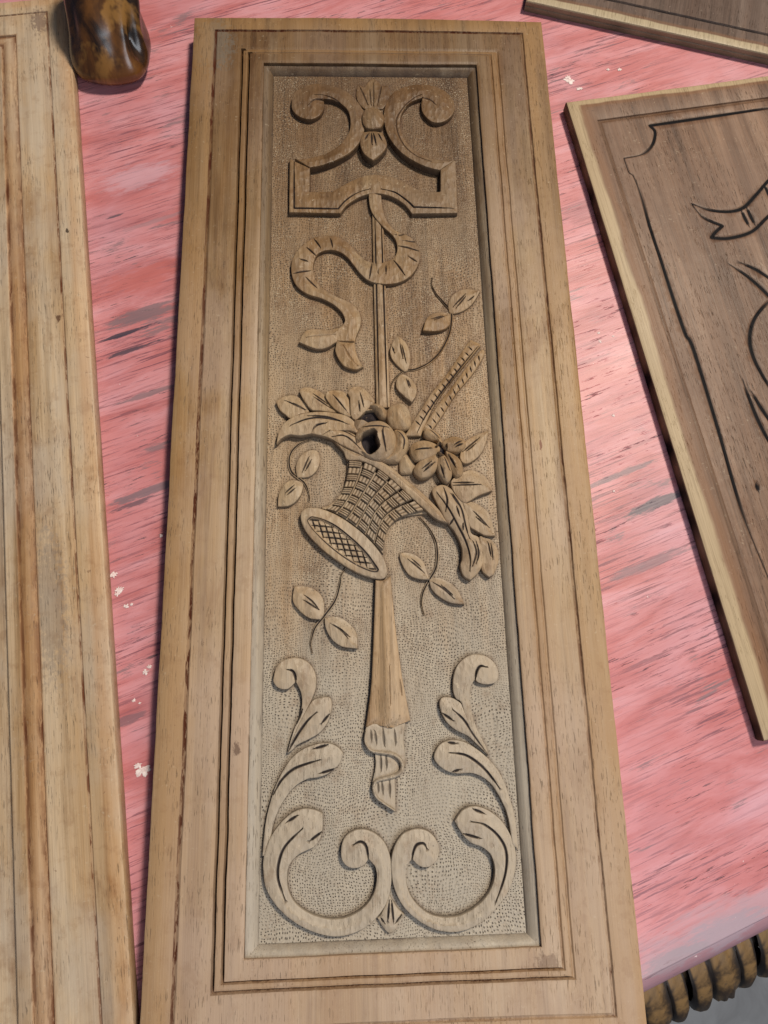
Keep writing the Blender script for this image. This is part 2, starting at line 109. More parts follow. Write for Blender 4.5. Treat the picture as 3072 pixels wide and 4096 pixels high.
CUTS = {
 'scrollL': [[(-48.67,319.86), (-41.39,319.56), (-31.23,314.66), (-24.07,304.07), (-23.05,291.78), (-25.79,279.59), (-33.04,269.22), (-44.48,261.48)], [(-55.92,308.24), (-50.85,314.49), (-42.86,315.98)]],
 'scrollR': [[(44.37,321.04), (36.85,317.02), (28.47,308.03), (21.51,295.6), (22.24,281.62), (27.85,267.82), (36.86,258.45), (49.53,252.54)], [(56.41,310.03), (51.5,315.35), (44.99,318.17)]],
 'palmette': [[(2.11,336.32), (1.57,312)], [(-1.46,328.13), (-0.61,312.87)], [(9.48,335.49), (5.25,312.92)], [(-10.5,333.48), (-3.54,312.85)]],
 'bud': [[(-0.92,279.27), (-0.9,266.87)], [(0.8,279.28), (2.67,266.37)], [(-3.51,279.25), (-6.52,272.33)], [(5.13,279.3), (7.83,272.41)]],
 'cartouche': [[(-67.74,251.16), (-67.42,203.6,1), (-30.53,202.98,1), (-24.46,210.79), (-14.56,218.51), (-3.96,222.32)], [(6.6,222.34), (17.09,219.39), (26.7,212), (33.19,204.65,1), (66.46,203.53)]],
 'ribbon': [[(-50.51,174.62), (-45.47,165.97)], [(-56.37,165.99), (-49.57,158.95)], [(-67.09,142.01), (-54.3,145.04)], [(19.65,167.42), (36.05,163.77)], [(15.12,154.11), (22.89,140.93)], [(1.32,148.72), (1.43,141.77)], [(8.16,149.47), (7.95,141.75)], [(17.92,178.51), (24.2,180.1)], [(27.55,157.2), (33.58,153.29)], [(-61.77,155.09), (-56.35,153.53)], [(-56.99,138.15), (-48.93,129.75)], [(-37.22,175.4), (-35.5,166.73)], [(-3.37,151.83), (-5.72,137.19)], [(34.33,172.93), (23.96,172.94)]],
 'staff': [[(0.11,201.76), (-0.52,25.24)], [(5.43,201.76), (5.95,25.16)]],
 'tailL': [[(-56.87,83.76), (-45.04,85.85), (-34.5,86.51)]],
 'tailR': [[(-28.01,77.73), (-22.88,67.59), (-16.48,58.94)]],
 'leafA': [[(62.61,112.73), (72.7,123.3)], [(64.99,111.66), (72.84,121.01)], [(75.08,117.21), (79.38,120.98)]],
 'leafB': [[(44.35,100.25), (53.26,103.93)], [(46.32,99.2), (55.95,103.91)]],
 'leafC': [[(17.54,77.9), (19.41,66.29)], [(18.99,77.6), (21.92,62.67)], [(11.49,75.04), (12.44,71.41)]],
 'leafD': [[(21.81,48.87), (23.47,40.38)], [(23.09,48.15), (24.54,41.07)]],
 'sl1': [[(-72.39,30.22), (-58.04,22.47)], [(-67.01,28.08), (-57.41,23.15)]],
 'sl2': [[(-50.98,35.31), (-41.38,28.27)], [(-50.34,32.24), (-35.66,21.99)]],
 'sl3': [[(-35.55,33.52), (-24.8,19.59)]],
 'sl4': [[(-14.93,35.39), (-12.55,24.27)], [(-16.35,27.76), (-15.56,20.86)]],
 'sl5': [[(-68.24,8.76), (-56.63,13.63), (-45.21,14.85), (-28.71,11.24)], [(-55.37,16.74), (-41.39,15.76), (-24.92,9.15)], [(-52.19,2.75), (-49.03,8.11), (-41.42,10.04)]],
 'sl6': [[(-43.33,1.09), (-36.37,4.37), (-28.77,4.27), (-18.73,-1.25)], [(-36.41,-1.01), (-26.31,-1.15), (-12.63,-13.36)]],
 'rose': [[(-13.55,5.89), (-4.74,5.78), (5.96,5.24)], [(2.16,4.62), (1.4,-0.73), (3.55,-14.03)]],
 'petR': [[(13.06,3.34), (17.92,-3.46), (17.02,-11.47)]],
 'fp1': [[(26.19,-13.33), (37.53,-12.83)]],
 'fp3': [[(56.05,-9.58), (61.96,-5.65)], [(57.24,-10.93), (62.45,-8.33)]],
 'fp4': [[(51.19,-18.14), (55.75,-27.42)]],
 'fp5': [[(44.4,-26.27), (46.53,-34.13)], [(47.84,-19.76), (51.15,-28.99)]],
 'fp6': [[(31.78,-30.49), (39.55,-24.07)], [(30.61,-28.51), (37.07,-23.38)]],
 'fp2': [[(38.34,3.59), (44.38,-3.22)]],
 'fback': [[(62.83,-13.41), (76.29,-2.14)], [(66.06,-12.79), (72.76,-7.5)]],
 'cr1': [[(54.53,-38.43), (68.38,-38.65)], [(54.41,-40.64), (74.58,-40.44)]],
 'cr2': [[(68.3,-61.29), (78.79,-72.94)], [(69.9,-65.79), (76.39,-71.62)]],
 'cr3': [[(46.66,-42.51), (48.44,-52.23), (47.04,-60.54)], [(55.28,-57.48), (57.02,-64.53)], [(66.17,-84.24), (68.11,-92.98), (64.47,-102.77)], [(68.63,-84.29), (69.95,-93.02), (67.67,-100.38)], [(59.55,-70.29), (59.28,-75.33)], [(49.61,-71.12), (52.69,-66.62)], [(52.07,-47.13), (57.21,-56.23)], [(41.45,-46.96), (49,-58.65), (55.16,-71.47), (60.64,-84.13), (63.07,-95.36), (62.43,-106.4)], [(53.32,-47.15), (58.94,-58.82), (61.34,-71.59), (63.85,-81.7)]],
 'cr4': [[(77.54,-84.14), (78.91,-95.39)], [(79.93,-85.44), (80.34,-97.9)]],
 'leafE': [[(-54.87,-15.7), (-59.85,-27.51)], [(-52.99,-17.98), (-57.36,-26.24)]],
 'leafF': [[(-72.06,-43.88), (-65.92,-38.16)], [(-70.56,-45.45), (-65.29,-40.76)]],
 'leafG': [[(18.45,-96.48), (29.3,-105.92)], [(21.15,-95.92), (27.04,-101.58)]],
 'leafH': [[(35.93,-113.68), (42.99,-118.47), (49.9,-125.59)], [(41.79,-115.8), (49.36,-123.21)]],
 'leafI': [[(-58.34,-124.45), (-47.59,-131.56)], [(-57.7,-120.95), (-52.11,-125.63), (-47.59,-131.3)]],
 'leafJ': [[(-39.24,-141.39), (-32.19,-146.02), (-27.12,-152.24)], [(-33.47,-144.46), (-26.08,-150.99)]],
 'fold1': [[(-12,-215.43), (-11.64,-221.95)], [(-9.26,-215.51), (-8.21,-223.82)], [(-3.63,-214.48), (-2.8,-225.74)], [(4.45,-215.9), (4.93,-224.79)]],
 'fold2': [[(-5.58,-232.12), (-5.54,-241.56)], [(-1.96,-231.98), (-1.64,-239.79)]],
 'fold3': [[(-7.95,-249.16), (-7.55,-254.75)], [(-5.28,-248.62), (-4.67,-256.08)], [(0.04,-248.78), (0.05,-258.08)]],
 'curlL': [[(-69.32,-172.94), (-65.89,-173.96), (-64.1,-177.61), (-63.8,-181.33)], [(-63.62,-210.06), (-58.97,-199.85)]],
 'curlR': [[(62.35,-182.6), (63.64,-177.25), (66.35,-173.95), (70.08,-174.58)]],
 'acL1': [[(-68.51,-227.08), (-62.2,-216.48), (-55.54,-207.69), (-49.9,-202.67)], [(-40.46,-203.58), (-45.87,-209.63)]],
 'acR1': [[(45.29,-203.06), (52.7,-210.04), (58.95,-219.92), (66.18,-230.37)], [(38.34,-205.35), (44.79,-210.08)]],
 'acL2': [[(-78.38,-254.56), (-72.61,-245.13), (-63.45,-237.95), (-46.91,-233.18)], [(-46.67,-241.82), (-36.73,-239.37)], [(-50.88,-226), (-41.54,-223.73)]],
 'acR2': [[(41.88,-231.23), (52.85,-233.2), (63.21,-240.47), (70.7,-249.48), (74.61,-255.21)], [(43.27,-243.65), (47.9,-242.28)], [(41.13,-224.58), (46.5,-225.5)]],
 'cL': [[(-24.82,-286.68), (-20.31,-285.05), (-16.63,-287.91), (-15.45,-295.71)], [(-69.78,-318.27), (-74.3,-305.54), (-73.7,-294.83), (-69.37,-285.48), (-58.3,-275.55)], [(-68.76,-271.47), (-62.07,-267.8)], [(-53.81,-283.53), (-46.07,-278.43)]],
 'cR': [[(13.41,-296.69), (14.64,-291.69), (17.03,-287.93), (21.55,-287.53), (23.37,-290.61)], [(54.65,-275.31), (62.89,-277.39), (71.53,-284.62), (76.15,-294.43), (74.44,-307.98), (67.38,-323.8)], [(48.17,-282.47), (59.34,-285.61)], [(55.86,-267.63), (62.57,-270.38)]],
 'finial': [[(-2.13,-321.75), (-3.62,-332.89)], [(-0.66,-321.81), (0.17,-333.68)], [(-7.97,-331.42), (-5.84,-334.11)], [(5.24,-330.59), (1.9,-334.39)]],
 'rail1': [[(72.75,73.97), (74.93,71.63)], [(69.44,69.38), (71.66,66.99)], [(66.15,64.82), (68.41,62.37)], [(62.88,60.27), (65.16,57.76)], [(59.62,55.75), (61.94,53.18)], [(56.37,51.24), (58.73,48.62)], [(53.14,46.76), (55.53,44.08)], [(49.92,42.3), (52.35,39.57)], [(46.72,37.85), (49.18,35.07)], [(43.53,33.43), (46.03,30.6)], [(40.36,29.03), (42.89,26.14)], [(37.2,24.65), (39.77,21.71)], [(34.06,20.29), (36.66,17.29)], [(30.93,15.95), (33.57,12.9)], [(27.82,11.62), (30.49,8.53)], [(79.34,74.69), (64.79,56.76), (47.96,34.97), (35.47,16.37), (28.51,2.79)]],
 'rail2': [[(80.03,67.48), (80.39,63.72)], [(76.4,62.47), (76.93,58.81)], [(72.79,57.49), (73.48,53.91)], [(69.19,52.52), (70.05,49.04)], [(65.61,47.59), (66.63,44.2)], [(62.05,42.68), (63.24,39.38)], [(58.51,37.79), (59.86,34.58)], [(54.99,32.93), (56.49,29.81)], [(51.48,28.09), (53.14,25.06)], [(47.99,23.28), (49.81,20.33)], [(44.52,18.49), (46.5,15.63)], [(41.07,13.72), (43.2,10.94)], [(37.63,8.98), (39.92,6.29)]],
 'rim': [[(-28.92,-10.83), (-13.96,-17), (0.92,-24.47), (13.15,-33.82), (26.43,-46.35), (39.48,-60.66)]],
 'swag': [[(1.85,-172.08), (1.94,-186.84), (1.88,-197.76)], [(9.16,-182.14), (10.11,-191.93)]],
}
# knife cuts of the walnut panel, millimetres from its upper left corner
KNIFE = {
 'corner': [(205.28,-34.61), (179.93,-34.86), (126.52,-35.56), (69.28,-36.25), (69.28,-36.25), (72.06,-43.44), (68.04,-53.37), (61.23,-61.03), (51.59,-65.58), (36.26,-66.6)],
 'inner': [(36.26,-66.6), (36.57,-81.23), (39.45,-86.8), (40.49,-108.86), (39.21,-138.34), (39.35,-172.14), (39.2,-210.66), (39.65,-241.51), (42.15,-256.08), (40.99,-320.87), (38.36,-394.79), (41.65,-446.88)],
 'rib1': [(82.4,-121.5), (96.28,-130.41), (112.77,-134.77), (126.87,-132.91), (142.57,-122.05), (156.89,-110.8), (177.18,-96.87)],
 'rib2': [(82.4,-121.5), (88.37,-136.57), (102.87,-147.82), (102.87,-147.82), (95.16,-152.43), (89.46,-157.34), (89.46,-157.34), (104.38,-160.46), (126.1,-157.53), (144.88,-145.81), (168.2,-131.26)],
 'h1': [(124.12,-135.78), (125.81,-151.75)],
 'h2': [(129.72,-133.38), (131.41,-151.52)],
 'h3': [(153.03,-113.58), (155.07,-134.16)],
 'cres': [(97.28,-185.75), (107.03,-196.87), (114.82,-208.38), (121.8,-222), (129.42,-241.73)],
 'cres2': [(107.76,-185.92), (119.37,-194.99), (129.63,-207.74)],
 'cur': [(128.3,-220), (113.82,-228.37), (101.73,-238.53), (93.75,-250.78), (90.02,-263.57), (89.99,-278.32), (93.26,-296.36), (98.79,-313.11)],
 'cur2': [(74.24,-290.15), (74.16,-301.66), (75.04,-321.69), (77.71,-341.7), (82.32,-360.38)],
 'cur3': [(77.9,-300.87), (81.22,-315.71), (86.17,-333.47)],
 'cur4': [(56.67,-376.02), (56.43,-382.64)],
}
# panel origin [176.42 321.82]

# ------------------------------------------------------------------ node helpers
class NT:
    def __init__(s, m):
        s.nt = m.node_tree; s.nt.nodes.clear()
    def n(s, typ, **kw):
        nd = s.nt.nodes.new(typ)
        ins = kw.pop('ins', {})
        for k, v in kw.items(): setattr(nd, k, v)
        for k, v in ins.items():
            if isinstance(v, bpy.types.NodeSocket): s.nt.links.new(v, nd.inputs[k])
            else: nd.inputs[k].default_value = v
        return nd
    def math(s, op, a, b=0.0, c=None, clamp=False):
        nd = s.n('ShaderNodeMath', operation=op, use_clamp=clamp, ins={0:a,1:b})
        if c is not None:
            if isinstance(c, bpy.types.NodeSocket): s.nt.links.new(c, nd.inputs[2])
            else: nd.inputs[2].default_value = c
        return nd.outputs[0]
    def sm(s, v, lo, hi, a=0.0, b=1.0):
        return s.n('ShaderNodeMapRange', interpolation_type='SMOOTHSTEP', ins={0:v,1:lo,2:hi,3:a,4:b}).outputs[0]
    def noise(s, vec, scale, detail=3, rough=.55, dist=0.0):
        return s.n('ShaderNodeTexNoise', ins={'Vector':vec,'Scale':scale,'Detail':detail,'Roughness':rough,'Distortion':dist}).outputs[0]
    def vmul(s, vec, v):
        return s.n('ShaderNodeVectorMath', operation='MULTIPLY', ins={0:vec,1:v}).outputs[0]
    def vadd(s, vec, v):
        return s.n('ShaderNodeVectorMath', operation='ADD', ins={0:vec,1:v}).outputs[0]
    def mix(s, f, a, b, blend='MIX'):
        nd = s.n('ShaderNodeMix', data_type='RGBA', blend_type=blend)
        for k, v in ((0,f),(6,a),(7,b)):
            if isinstance(v, bpy.types.NodeSocket): s.nt.links.new(v, nd.inputs[k])
            else: nd.inputs[k].default_value = v if not isinstance(v, tuple) else (v+(1,))[:4]
        return nd.outputs[2]
    def ramp(s, f, stops):
        nd = s.n('ShaderNodeValToRGB', ins={0:f}); e = nd.color_ramp.elements
        while len(e) < len(stops): e.new(0.5)
        for el, (p, c) in zip(e, stops): el.position = p; el.color = c+(1,)
        return nd.outputs[0]
    def pos(s, seed=0.0):
        tc = s.n('ShaderNodeTexCoord').outputs['Object']
        p = s.vmul(tc, (1000,1000,1000))
        return p
    def attr(s, name): return s.n('ShaderNodeAttribute', attribute_name=name).outputs['Fac']
    def finish(s, colr, rough, bump=None, bdist=0.0004, bstr=0.5, spec=0.35, coat=0.0, coat_rough=.2):
        b = s.n('ShaderNodeBsdfPrincipled', ins={'Base Color':colr,'Roughness':rough,'Specular IOR Level':spec,'Coat Weight':coat,'Coat Roughness':coat_rough})
        if bump is not None:
            bp = s.n('ShaderNodeBump', ins={'Height':bump,'Distance':bdist,'Strength':bstr}); s.nt.links.new(bp.outputs[0], b.inputs['Normal'])
        s.nt.links.new(b.outputs[0], s.n('ShaderNodeOutputMaterial').inputs[0])

def newmat(name):
    m = bpy.data.materials.new(name); m.use_nodes = True; return m

def wood(name, cols, patina=(.30,.27,.22), pat_amt=.5, residue_shade=(.06,.028,.018), amber=(.36,.20,.075), pore=.5, rough=.5, stipple=False, seed=0.0, grain=1.0, sap=None, top=0.0, low=None, spots=(), scuff=.5, streak=1.0, facet=0.0, res_break=(.42,.56)):
    m = newmat(name); t = NT(m); P = t.pos(); Q = t.vadd(P, (seed*131.0, seed*77.0, seed*53.0))
    broad = t.noise(t.vmul(Q, (.05,.0024,.05)), 1.0, 4, .6, .5)
    c = t.ramp(broad, [(.34,cols[0]),(.50,cols[1]),(.66,cols[2])])
    fine = t.noise(t.vmul(Q, (.85,.016,.85)), 1.0, 5, .62, .3)
    c = t.mix(t.math('MULTIPLY', .75*grain, 1.0), c, t.ramp(fine, [(.28,(.52,.50,.48)),(.5,(1,1,1)),(.75,(1.22,1.2,1.16))]), 'MULTIPLY')
    strk = t.noise(t.vmul(t.vadd(Q,(57,13,0)), (.11,.0035,.11)), 1.0, 5, .65, .3)
    c = t.mix(.8*streak, c, t.ramp(strk, [(.30,(.50,.44,.38)),(.50,(1,1,1)),(.72,(1.20,1.18,1.14))]), 'MULTIPLY')
    brn = t.noise(t.vmul(t.vadd(Q,(7,133,0)), (.030,.012,.030)), 1.0, 6, .7, .5)
    c = t.mix(t.sm(brn,.50,.70,0,.6*streak), c, t.mix(1.0, c, (.58,.44,.33), 'MULTIPLY'))
    blot = t.noise(t.vmul(Q, (.016,.009,.016)), 1.0, 4, .6)
    c = t.mix(t.math('MULTIPLY', t.sm(blot,.42,.66), pat_amt), c, patina)
    if top:                        # the upper end browned unevenly, its dimmer light painted into the colour
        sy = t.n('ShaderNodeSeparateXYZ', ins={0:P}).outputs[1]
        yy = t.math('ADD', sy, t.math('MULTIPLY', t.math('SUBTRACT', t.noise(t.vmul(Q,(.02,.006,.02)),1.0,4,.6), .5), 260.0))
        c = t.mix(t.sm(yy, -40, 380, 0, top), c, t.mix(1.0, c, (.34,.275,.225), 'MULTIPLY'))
    if low:                        # paler and greyer towards the lower end, unevenly
        sy2 = t.n('ShaderNodeSeparateXYZ', ins={0:P}).outputs[1]
        y2 = t.math('ADD', sy2, t.math('MULTIPLY', t.math('SUBTRACT', t.noise(t.vmul(Q,(.03,.008,.03)),1.0,5,.65), .5), 360.0))
        c = t.mix(t.sm(y2, 40, -260, 0, low[1]), c, low[0])
    for (sx_,sy_,rx_,ry_,sc_,am_) in spots:
        dv = t.vmul(t.vadd(P,(-sx_,-sy_,0)), (1.0/rx_,1.0/ry_,0))
        dl = t.n('ShaderNodeVectorMath', operation='LENGTH', ins={0:dv}).outputs['Value']
        dl = t.math('ADD', dl, t.math('MULTIPLY', t.math('SUBTRACT', t.noise(t.vmul(P,(.28,.20,.2)),1.0,5,.75), .5), 3.0))
        c = t.mix(t.sm(dl, .55, 1.05, am_, 0), c, sc_)
    am = t.attr('amber')
    amn = t.noise(t.vmul(Q, (.07,.006,.07)), 1.0, 3)
    c = t.mix(t.math('MULTIPLY', am, t.sm(amn,.3,.62,.35,.95)), c, amber)
    # short dark pores along the grain
    pn = t.noise(t.vmul(Q, (1.5,.10,1.5)), 1.0, 2, .5)
    pm = t.noise(t.vmul(Q, (.03,.02,.03)), 1.0, 2)
    pores = t.math('MULTIPLY', t.sm(pn,.62,.69), t.sm(pm,.38,.58))
    c = t.mix(t.math('MULTIPLY', pores, pore), c, (.07,.045,.03))
    # worn specks of the old finish, pale scuffs
    sf = t.noise(t.vadd(Q,(9,4,2)), .33, 4, .7); sz = t.noise(t.vadd(Q,(70,31,5)), .03, 3)
    c = t.mix(t.math('MULTIPLY', t.sm(sf,.60,.70,0,.55*scuff), t.sm(sz,.40,.58)), c, (.56,.46,.33))
    sb = t.noise(t.vadd(Q,(19,54,2)), .075, 5, .7)
    c = t.mix(t.sm(sb,.52,.68,0,.45*scuff), c, t.mix(1.0, c, (.60,.48,.40), 'MULTIPLY'))
    sp = t.noise(Q, .19, 3, .6)
    c = t.mix(t.math('MULTIPLY', t.sm(sp,.70,.76), .45), c, residue_shade)
    bump = t.math('SUBTRACT', t.math('MULTIPLY', fine, .55), t.math('MULTIPLY', pores, .8))
    if facet:                      # shallow chisel facets
        fv = t.n('ShaderNodeTexVoronoi', feature='F1', ins={'Vector':t.vmul(Q,(.26,.15,.2)),'Scale':1.0,'Randomness':1.0}).outputs['Distance']
        bump = t.math('ADD', bump, t.math('MULTIPLY', fv, facet))
    if stipple:
        warp = t.n('ShaderNodeTexNoise', ins={'Vector':P,'Scale':.022,'Detail':1.0}).outputs['Color']
        W = t.vadd(P, t.n('ShaderNodeVectorMath', operation='SCALE', ins={0:warp,'Scale':26.0}).outputs[0])
        v = t.n('ShaderNodeTexVoronoi', voronoi_dimensions='2D', ins={'Vector':W,'Scale':.53,'Randomness':.5})
        dots = t.sm(v.outputs['Distance'], .13, .28, 1, 0)
        rnd = t.noise(P, .35, 2); zone = t.noise(P, .026, 3)
        dirt = t.math('MULTIPLY', dots, t.sm(t.math('ADD', t.math('MULTIPLY', rnd, .5), t.math('MULTIPLY', zone, .7)), .50, .66))
        c = t.mix(t.math('MULTIPLY', dirt, .92), c, (.05,.036,.030))
        grit = t.noise(P, .9, 3, .6)
        c = t.mix(t.math('MULTIPLY', t.sm(grit,.55,.68,0,.6), t.sm(zone,.42,.6,.25,1)), c, (.55,.47,.34))
        bump = t.math('SUBTRACT', t.math('ADD', bump, t.math('MULTIPLY', grit, .5)), t.math('MULTIPLY', dots, 1.6))
    if sap is not None:            # bare sapwood along the outer edges, its boundary wandering
        c0, dist = sap
        wob = t.noise(t.vmul(P, (.02,.012,.02)), 1.0, 3)
        sx = t.n('ShaderNodeSeparateXYZ', ins={0:P})
        d = t.math('MINIMUM', sx.outputs[0], t.math('MULTIPLY', sx.outputs[1], -2.0)) if dist > 0 else t.math('MULTIPLY', sx.outputs[1], 2.0)
        dd = t.math('ADD', d, t.math('MULTIPLY', t.math('SUBTRACT', wob, .5), 11.0))
        sapc = t.mix(t.math('MULTIPLY', .8, 1.0), c0, t.ramp(fine, [(.28,(.6,.56,.5)),(.5,(1,1,1)),(.75,(1.15,1.15,1.12))]), 'MULTIPLY')
        c = t.mix(t.sm(dd, abs(dist)-2.5, abs(dist)+1.5, 1, 0), c, sapc)
        c = t.mix(t.math('MULTIPLY', t.sm(dd, abs(dist)-3, abs(dist)+2), t.sm(dd, abs(dist)+3, abs(dist)+9, .45, 0)), c, (.22,.10,.04))
    res = t.attr('residue_shade'); rb = t.noise(t.vmul(Q, (.30,.055,.30)), 1.0, 5, .7)  # carries old finish in the cuts and also painted shade
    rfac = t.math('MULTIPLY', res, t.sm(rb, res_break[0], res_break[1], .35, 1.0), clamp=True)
    c = t.mix(rfac, c, residue_shade)
    r = t.math('ADD', rough-.12, t.math('MULTIPLY', blot, .24))
    t.finish(c, r, bump, .0006, .65, t.math('SUBTRACT', .34, t.math('MULTIPLY', rfac, .30)))
    return m

M = {}
M['board']  = wood('stripped_board_wood', [(.27,.150,.058),(.345,.220,.108),(.405,.290,.175)], patina=(.43,.315,.235), pat_amt=.5, top=.78, low=((.45,.325,.24),.45), residue_shade=(.080,.026,.014), amber=(.34,.19,.075), seed=1.0, res_break=(.46,.53), grain=.55,
    spots=((-102.6,-223.4,3.0,4.6,(.09,.045,.028),.7),(122.4,-9.9,1.3,4.5,(.16,.045,.012),.95),(-141,372,22,34,(.15,.13,.105),.6),(98,-359,9,6,(.12,.06,.03),.5)))
M['bevel']  = wood('pale_bevel_wood', [(.22,.145,.075),(.30,.22,.135),(.37,.30,.215)], patina=(.18,.12,.08), pat_amt=.5, top=.85, low=((.46,.42,.36),.5), seed=2.0, pore=.6, residue_shade=(.05,.034,.034))
M['field']  = wood('stippled_ground_wood', [(.24,.145,.070),(.315,.20,.105),(.37,.26,.155)], patina=(.35,.26,.17), pat_amt=.5, top=.88, low=((.395,.355,.29),.76), residue_shade=(.085,.045,.030), seed=3.0, stipple=True, pore=.3, scuff=.9)
M['carving']= wood('carved_ornament_wood', [(.26,.155,.070),(.335,.212,.106),(.39,.272,.152)], patina=(.37,.28,.19), pat_amt=.5, top=.88, low=((.40,.35,.28),.68), residue_shade=(.030,.024,.026), seed=4.0, pore=.3, res_break=(.30,.42), grain=.7, scuff=1.0, facet=1.6, streak=.8)
M['drape']  = wood('honey_carved_wood', [(.31,.20,.105),(.38,.255,.145),(.41,.30,.195)], patina=(.40,.31,.22), pat_amt=.4, residue_shade=(.05,.03,.026), seed=5.0, pore=.4, res_break=(.34,.5))
M['left']   = wood('pale_panel_wood', [(.38,.24,.12),(.48,.34,.205),(.55,.425,.29)], patina=(.46,.39,.315), pat_amt=.5, residue_shade=(.12,.042,.020), amber=(.46,.225,.085), seed=8.0, res_break=(.44,.52), grain=.6, scuff=.8, spots=((-27,-26,8,16,(.17,.115,.09),.75),(-24,-330,2.2,5,(.09,.04,.02),.9),(-40,-560,14,60,(.25,.20,.16),.5),(-13,-250,2,3,(.03,.02,.015),.9)))
M['walnut'] = wood('dark_walnut', [(.105,.052,.028),(.165,.090,.053),(.22,.132,.085)], patina=(.17,.10,.068), pat_amt=.4, residue_shade=(.008,.007,.008), amber=(.16,.075,.03), seed=6.0, pore=.9, sap=((.40,.295,.175),12.0), res_break=(.2,.3))
M['walnut2']= wood('dark_walnut_edge', [(.08,.046,.032),(.115,.073,.054),(.145,.10,.078)], patina=(.12,.088,.075), pat_amt=.4, residue_shade=(.010,.009,.010), seed=9.0, pore=.8, sap=((.38,.30,.19),-17.0), res_break=(.2,.3))

def pink_paint():
    m = newmat('worn_pink_paint'); t = NT(m); P = t.pos()
    Lg = t.vmul(P, (.010,.05,.05))
    a = t.noise(Lg, 1.0, 5, .62, .6)
    c = t.ramp(a, [(.28,(.38,.105,.103)),(.44,(.51,.175,.178)),(.58,(.585,.245,.26)),(.76,(.63,.335,.375))])
    b = t.noise(t.vmul(P, (.008,.012,.012)), 1.0, 4, .6)
    c = t.mix(t.sm(b,.42,.68,0,.42), c, (.57,.33,.40))
    b2 = t.noise(t.vmul(t.vadd(P,(300,40,0)), (.006,.011,.011)), 1.0, 4, .6)
    c = t.mix(t.sm(b2,.50,.70,0,.5), c, (.53,.15,.14))
    # brush and grain lines
    gl = t.noise(t.vmul(P, (.020,.62,.6)), 1.0, 6, .7)
    c = t.mix(t.sm(gl,.53,.72,0,.60), c, (.40,.13,.15))
    c = t.mix(t.sm(gl,.42,.25,0,.30), c, (.74,.44,.47))
    fl = t.noise(t.vmul(t.vadd(P,(3,8,0)), (.014,.40,.4)), 1.0, 6, .75)
    fm = t.noise(t.vmul(t.vadd(P,(61,18,0)), (.006,.016,.02)), 1.0, 3, .6)
    c = t.mix(t.math('MULTIPLY', t.sm(fl,.53,.58), t.sm(fm,.40,.60,.25,.9)), c, (.20,.075,.095))
    # rubbed grey patches where the paint has worn to the wood
    w1 = t.noise(t.vmul(t.vadd(P,(90,210,0)), (.011,.040,.04)), 1.0, 6, .68, .4)
    c = t.mix(t.math('MULTIPLY', t.sm(t.math('ADD', w1, t.math('MULTIPLY', t.math('SUBTRACT', gl, .5), .45)),.60,.675,0,.75), 1.0), c, (.215,.145,.16))
    sx = t.n('ShaderNodeSeparateXYZ', ins={0:P})
    ed = t.math('ADD', sx.outputs[1], t.math('MULTIPLY', t.math('SUBTRACT', w1, .5), -110.0))
    c = t.mix(t.sm(ed, 4, 26, .68, 0), c, (.40,.275,.315))
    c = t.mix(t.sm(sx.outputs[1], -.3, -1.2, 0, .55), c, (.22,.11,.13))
    # dark gouges along the grain
    d1 = t.noise(t.vmul(t.vadd(P,(17,5,0)), (.038,.45,.45)), 1.0, 5, .68)
    dm = t.noise(t.vmul(t.vadd(P,(500,100,0)), (.008,.020,.02)), 1.0, 3, .6)
    g = t.math('MULTIPLY', t.sm(d1,.585,.65), t.sm(dm,.46,.62))
    c = t.mix(t.math('MULTIPLY', g, .85), c, (.055,.05,.065))
    d2 = t.noise(t.vmul(t.vadd(P,(71,35,0)), (.07,.9,.9)), 1.0, 3, .6)
    c = t.mix(t.sm(d2,.685,.73,0,.7), c, (.36,.05,.045))
    # a few long smears where the paint is rubbed to grey wood, and black gouges beside them
    for (ux,uy,rx_,ry_,sc_,am_) in ((-161.7,589.9,36,9,(0.2,0.14,0.155),0.8), (-179.9,578.5,30,2.6,(0.04,0.04,0.06),0.9), (-180.5,562.7,34,2.4,(0.05,0.045,0.065),0.85), (-204.2,443.4,34,4.5,(0.2,0.14,0.16),0.85), (-217.1,437.6,22,2.5,(0.06,0.055,0.075),0.7), (160.5,288.5,34,5.5,(0.085,0.085,0.105),0.85), (144.7,320.1,40,3,(0.16,0.12,0.14),0.75), (133.3,247.5,45,5,(0.22,0.14,0.16),0.7), (-180.3,521.0,30,3.2,(0.22,0.15,0.165),0.75), (-268.7,287.1,20,4,(0.14,0.1,0.12),0.6), (61.8,1.9,40,12,(0.33,0.25,0.29),0.8), (24.5,2.1,30,8,(0.3,0.23,0.26),0.8), (-126.5,671.7,30,3,(0.35,0.2,0.22),0.6), (-156.6,688.4,10,1.6,(0.07,0.06,0.08),0.8), (230.6,547.4,26,14,(0.34,0.13,0.14),0.5), (-126.5,719.8,40,16,(0.58,0.40,0.47),0.35), (-152.5,622.7,40,14,(0.5,0.14,0.125),0.6)):
        dv = t.vmul(t.vadd(P,(-ux,-uy,0)), (1.0/rx_,1.0/ry_,0)); dl = t.n('ShaderNodeVectorMath', operation='LENGTH', ins={0:dv}).outputs['Value']
        dl = t.math('ADD', dl, t.math('MULTIPLY', t.math('SUBTRACT', t.noise(t.vmul(P,(.05,.28,.2)),1.0,6,.72), .5), 2.4))
        c = t.mix(t.sm(dl, .55, .95, am_, 0), c, sc_)
    # small white flecks
    s1 = t.noise(P, .17, 3, .6); s2 = t.noise(t.vadd(P,(33,0,0)), .012, 2)
    c = t.mix(t.math('MULTIPLY', t.sm(s1,.735,.76), t.sm(s2,.45,.6,.25,1)), c, (.84,.72,.70))
    bump = t.math('SUBTRACT', t.math('ADD', t.math('MULTIPLY', gl, .4), t.math('MULTIPLY', a, .4)), t.math('MULTIPLY', g, .9))
